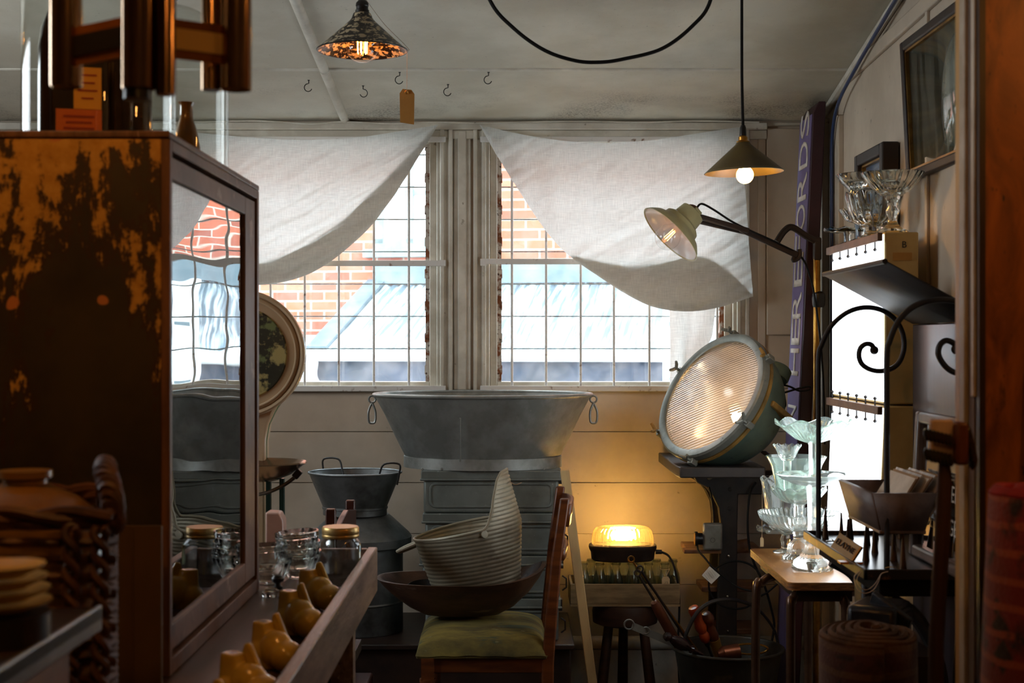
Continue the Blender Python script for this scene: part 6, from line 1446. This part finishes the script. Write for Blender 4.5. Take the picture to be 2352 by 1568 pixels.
part(MB().prism([e1+pd*.02-Vector((0,0,.0165)), e0+pd*.02-dv*.06-Vector((0,0,.0165)), e0+pd*.18-dv*.06-Vector((0,0,.0165)), e1+pd*.18-Vector((0,0,.0165))], (0,0,-(pz-FLOOR-.017))), 'stand_body', m_cabw, t)
pc = Vector((X(10,1.5), 1.49, pz-.0035)); m_plate = M('cream_plate', (206,170,96), (186,150,80), sc=4, rough=.22, coat=.4)
pl_lab = ['topmost cream plate of the stack in the lower left corner', 'second cream plate of the stack in the lower left corner', 'third cream plate from the top of the lower left stack', 'bottom cream plate of the stack in the lower left corner']
solo(MB().lathe([(.05,0),(.05,.03),(0,.03)], pc, None, 32), 'dark_pot', m_darkwood, 'dark low pot underneath the stack of cream plates', 'pot')
for k in range(4):
    z = .0305+.0125*k; r_ = (.052,.0505,.048,.0455)[k]
    o = solo(MB().lathe([(r_*.55,0),(r_*.6,.002),(r_*.95,.009),(r_,.012),(r_,.0125),(r_*.94,.0115),(r_*.6,.005),(0,.005)], pc+Vector((0,0,z)), None, 48), 'dinner_plate', m_plate, pl_lab[3-k], 'plate', 'cream plates stacked at lower left')
# ================================================================ RIGHT FOREGROUND: RUGS, PADDLE, BOARD
def rugmat(name, a, b, dk, sc):
    m, nt, out = newmat(name); bs = nd(nt, 'ShaderNodeBsdfPrincipled'); nt.links.new(bs.outputs[0], out.inputs[0]); v = coords(nt)
    sp = nd(nt, 'ShaderNodeSeparateXYZ'); nt.links.new(v, sp.inputs[0])
    w = nd(nt, 'ShaderNodeTexWave'); w.wave_type = 'BANDS'; w.bands_direction = 'Z'; w.inputs['Scale'].default_value = sc; w.inputs['Distortion'].default_value = 1.5; w.inputs['Detail'].default_value = 2; nt.links.new(v, w.inputs['Vector'])
    vo = nd(nt, 'ShaderNodeTexVoronoi'); vo.distance = 'MANHATTAN'; vo.inputs['Scale'].default_value = sc*1.6; nt.links.new(v, vo.inputs['Vector'])
    c1 = mixc(nt, ramp(nt, vo.outputs['Distance'], .30, .38), lin(dk), lin(a)); c2 = mixc(nt, ramp(nt, w.outputs['Fac'], .80, .88), c1, lin(b)); c3 = mixc(nt, ramp(nt, nz(nt, v, 22, 4), .55, .68), c2, lin(dk))
    nt.links.new(c3, bs.inputs['Base Color']); bs.inputs['Roughness'].default_value = .95; bs.inputs['Sheen Weight'].default_value = .3
    bp = nd(nt, 'ShaderNodeBump'); bp.inputs['Strength'].default_value = .5; bp.inputs['Distance'].default_value = .004; nt.links.new(nz(nt, v, 160, 3), bp.inputs['Height']); nt.links.new(bp.outputs[0], bs.inputs['Normal'])
    return m
m_redrug = rugmat('red_rug', (124,28,24), (160,70,40), (34,16,13), 9)
m_brug = rugmat('brown_rug', (66,30,26), (84,56,36), (26,16,12), 7)
m_kilim = M('kilim', (206,170,116), (190,150,98), sc=6, rough=.95, spots=[((96,30,24), 9, .58, .62), ((60,40,26), 14, .62, .66)], bump=.4, bsc=160)
def roll(name, label, base, top, r, turns, mat, sq_=1.0, edge=None, r_top=None):
    base = Vector(base); top = Vector(top); R = rot_to(top-base); L = (top-base).length; t = thing(name, label, 'rug', base)
    n = turns*40; th0 = .010
    prof = []
    for i in range(n+1):
        a = 2*PI*i/40; rr = .012+(r-.012)*i/n; prof.append((rr*cos(a), rr*sin(a)*sq_))
    def fn(u, v):
        i = u*n; i0 = min(int(i), n-1); f_ = i-i0; x = prof[i0][0]*(1-f_)+prof[i0+1][0]*f_; y = prof[i0][1]*(1-f_)+prof[i0+1][1]*f_
        wob = .010*noise.noise(Vector((x*12, y*12, 1)))*(v > .99)+.018*(1-u)*(v > .99)
        k = 1+.05*(1-v)
        return base+R@Vector((x*k, y*k, L*v+wob))
    o = part(MB().grid(n, 14, fn), 'rolled_pile', mat, t, normals=False, sharp=70); solid(o, (r-.012)/turns*.80)
    if edge:
        part(MB().tube([fn(i/n, 1)+R@Vector((0,0,.001)) for i in range(n+1)], (r-.012)/turns*.42, 6), 'rug_edge', edge, t)
    return t
m_redge = M('red_edge', (150,30,40), (120,24,30), sc=20, rough=.95)
m_bedge = M('brown_edge', (96,66,42), (66,42,26), sc=20, rough=.95)
roll('rolled_rug', 'rolled red patterned rug standing upright at the right front', (.70, 1.86, FLOOR), (.745, 1.86, Z(1150,1.86)), .128, 4, m_redrug, edge=m_redge)
roll('rolled_rug', 'rolled brown rug with a frayed spiral end, below the spike tray', (.66, 2.58, FLOOR), (X(1985,2.58)+.01, 2.58, Z(1462,2.58)), .098, 5, m_brug, .9, edge=m_bedge)
solo(MB().bar((.885, 2.06, FLOOR), (.835, 2.10, Z(880,2.08)), .16, .03, 0).xf(Matrix.Identity(4)), 'rolled_kilim', m_kilim, 'cream kilim with dark spots standing behind the red rolled rug', 'rug', bev=.012)
solo(MB().bar((.80, 2.17, FLOOR), (.85, 2.21, 1.72), .075, .02, 0), 'brown_plank', M('brown_plank', (78,42,20), (56,30,14), sc=5, st=(4,4,.5), rough=.5), 'dark brown plank leaning against the knotty panel behind the kilim', 'plank', bev=.003)
# paddle with dark toggles
dp = 2.15
t = thing('wooden_paddle', 'wooden paddle with rows of dark toggles before the door jamb', 'paddle', P(2160, 1380, dp))
m_pad = M('paddle_wood', (206,184,166), (180,156,138), sc=5, st=(4,4,.6), rough=.55); m_pdark = M('paddle_handle', (70,48,38), (54,36,28), sc=5, st=(4,4,.6), rough=.4)
m_padend = M('paddle_end', (104,52,22), (84,40,16), sc=9, rough=.5)
part(MB().tube([P(2168,1062,dp), P(2170,1090,dp), P(2166,1200,dp), P(2150,1480,dp), (X(2150,dp)-.005, dp, FLOOR)], [.008,.0105,.012,.0115,.013], 14), 'handle', m_pdark, t)
part(MB().box(X(2136,dp), X(2188,dp), dp-.006, dp+.006, Z(1062,dp), Z(963,dp)), 'head_board', m_pad, t, bev=.003)
part(MB().box(X(2186,dp)+.001, X(2217,dp), dp-.020, dp+.02, Z(1066,dp), Z(968,dp)), 'end_block', m_padend, t, bev=.005)
m_tog = M('dark_toggle', (40,26,24), (30,34,22), sc=30, rough=.25, coat=.4)
for rr_, py in enumerate((998, 1043)):
    for k in range(7):
        c_ = P(2129+9*k, py+2.2*k, dp-.016)
        part(MB().lathe([(0,-.0105),(.0035,-.008),(.0048,0),(.0035,.008),(0,.0105)], c_, Matrix.Rotation(-.15, 3, 'Y'), 12), 'toggle', m_tog, t)
for k in range(5):
    c_ = P(2222+3*k, 1000+14*k, dp+.008*k-.004); part(MB().lathe([(0,-.016),(.006,-.010),(.008,0),(.006,.010),(0,.016)], c_, None, 12), 'toggle', m_tog, t)
# ================================================================ LIGHT, CAMERA
w = bpy.data.worlds.new('overcast'); S.world = w; w.use_nodes = True
bg = w.node_tree.nodes['Background']; bg.inputs[0].default_value = (.86, .94, 1.0, 1); bg.inputs[1].default_value = 3.0
for i, ox in enumerate((W1, W2)):
    L = bpy.data.lights.new('daylight_portal', 'AREA'); L.shape = 'RECTANGLE'; L.size = ox[1]-ox[0]; L.size_y = WZ[1]-WZ[0]; L.cycles.is_portal = True
    o = bpy.data.objects.new('daylight_portal', L); COL.objects.link(o); o.location = ((ox[0]+ox[1])/2, D+.13, (WZ[0]+WZ[1])/2); o.rotation_euler = (math.radians(-90), 0, 0)
L = bpy.data.lights.new('daylight_portal', 'AREA'); L.shape = 'RECTANGLE'; L.size = LW[3]-LW[2]; L.size_y = LW[1]-LW[0]; L.cycles.is_portal = True
o = bpy.data.objects.new('daylight_portal', L); COL.objects.link(o); o.location = (LX-.11, (LW[0]+LW[1])/2, (LW[2]+LW[3])/2); o.rotation_euler = (0, math.radians(-90), 0)
# two more shop pendants hang over the near room, behind and above the camera
def shop_pendant(label, x, y, z, s):
    t = thing('pendant_lamp', label, 'lamp', (x, y, z))
    shade([(.13,0),(.03,.09),(.022,.10)], Vector((x,y,z)), None, 'lamp_shade', m_olive, None, t)
    part(MB().lathe(bulbprof(.03, .06), (x,y,z+.01), None, 20), 'bulb', EM('shop_bulb', (255,176,92), s), t)
    part(MB().tube([(x,y,z+.10), (x,y,ceilz(y)+.01)], .004, 6), 'flex', m_blackcable, t)
shop_pendant('shop pendant lamp hanging over the near room beyond the frame above the wicker basket', -.80, 1.55, 2.36, 58)
shop_pendant('shop pendant lamp hanging over the near room beyond the frame beside the knotty panel', 1.12, 1.75, 2.12, 36)
shop_pendant('shop pendant lamp hanging behind the viewer above the shop floor', .25, .2, 2.25, 40)
cam = bpy.data.cameras.new('camera'); co = bpy.data.objects.new('camera', cam); COL.objects.link(co); S.camera = co
co.location = (0, 0, EYE); co.rotation_euler = (PI/2, 0, 0); cam.sensor_width = 36; cam.lens = F*36/2352; cam.clip_start = .05
cam.dof.use_dof = True; cam.dof.focus_distance = 4.9; cam.dof.aperture_fstop = 6.3
vs = S.view_settings; S.display_settings.display_device = 'sRGB'; vs.view_transform = 'Standard'; vs.look = 'None'; vs.gamma = 1; vs.use_curve_mapping = False; vs.exposure = 2.15
cy = S.cycles; cy.max_bounces = 14; cy.transmission_bounces = 14; cy.transparent_max_bounces = 24; cy.diffuse_bounces = 5; cy.glossy_bounces = 6; cy.use_denoising = True; cy.blur_glossy = 1.0; cy.sample_clamp_indirect = 6
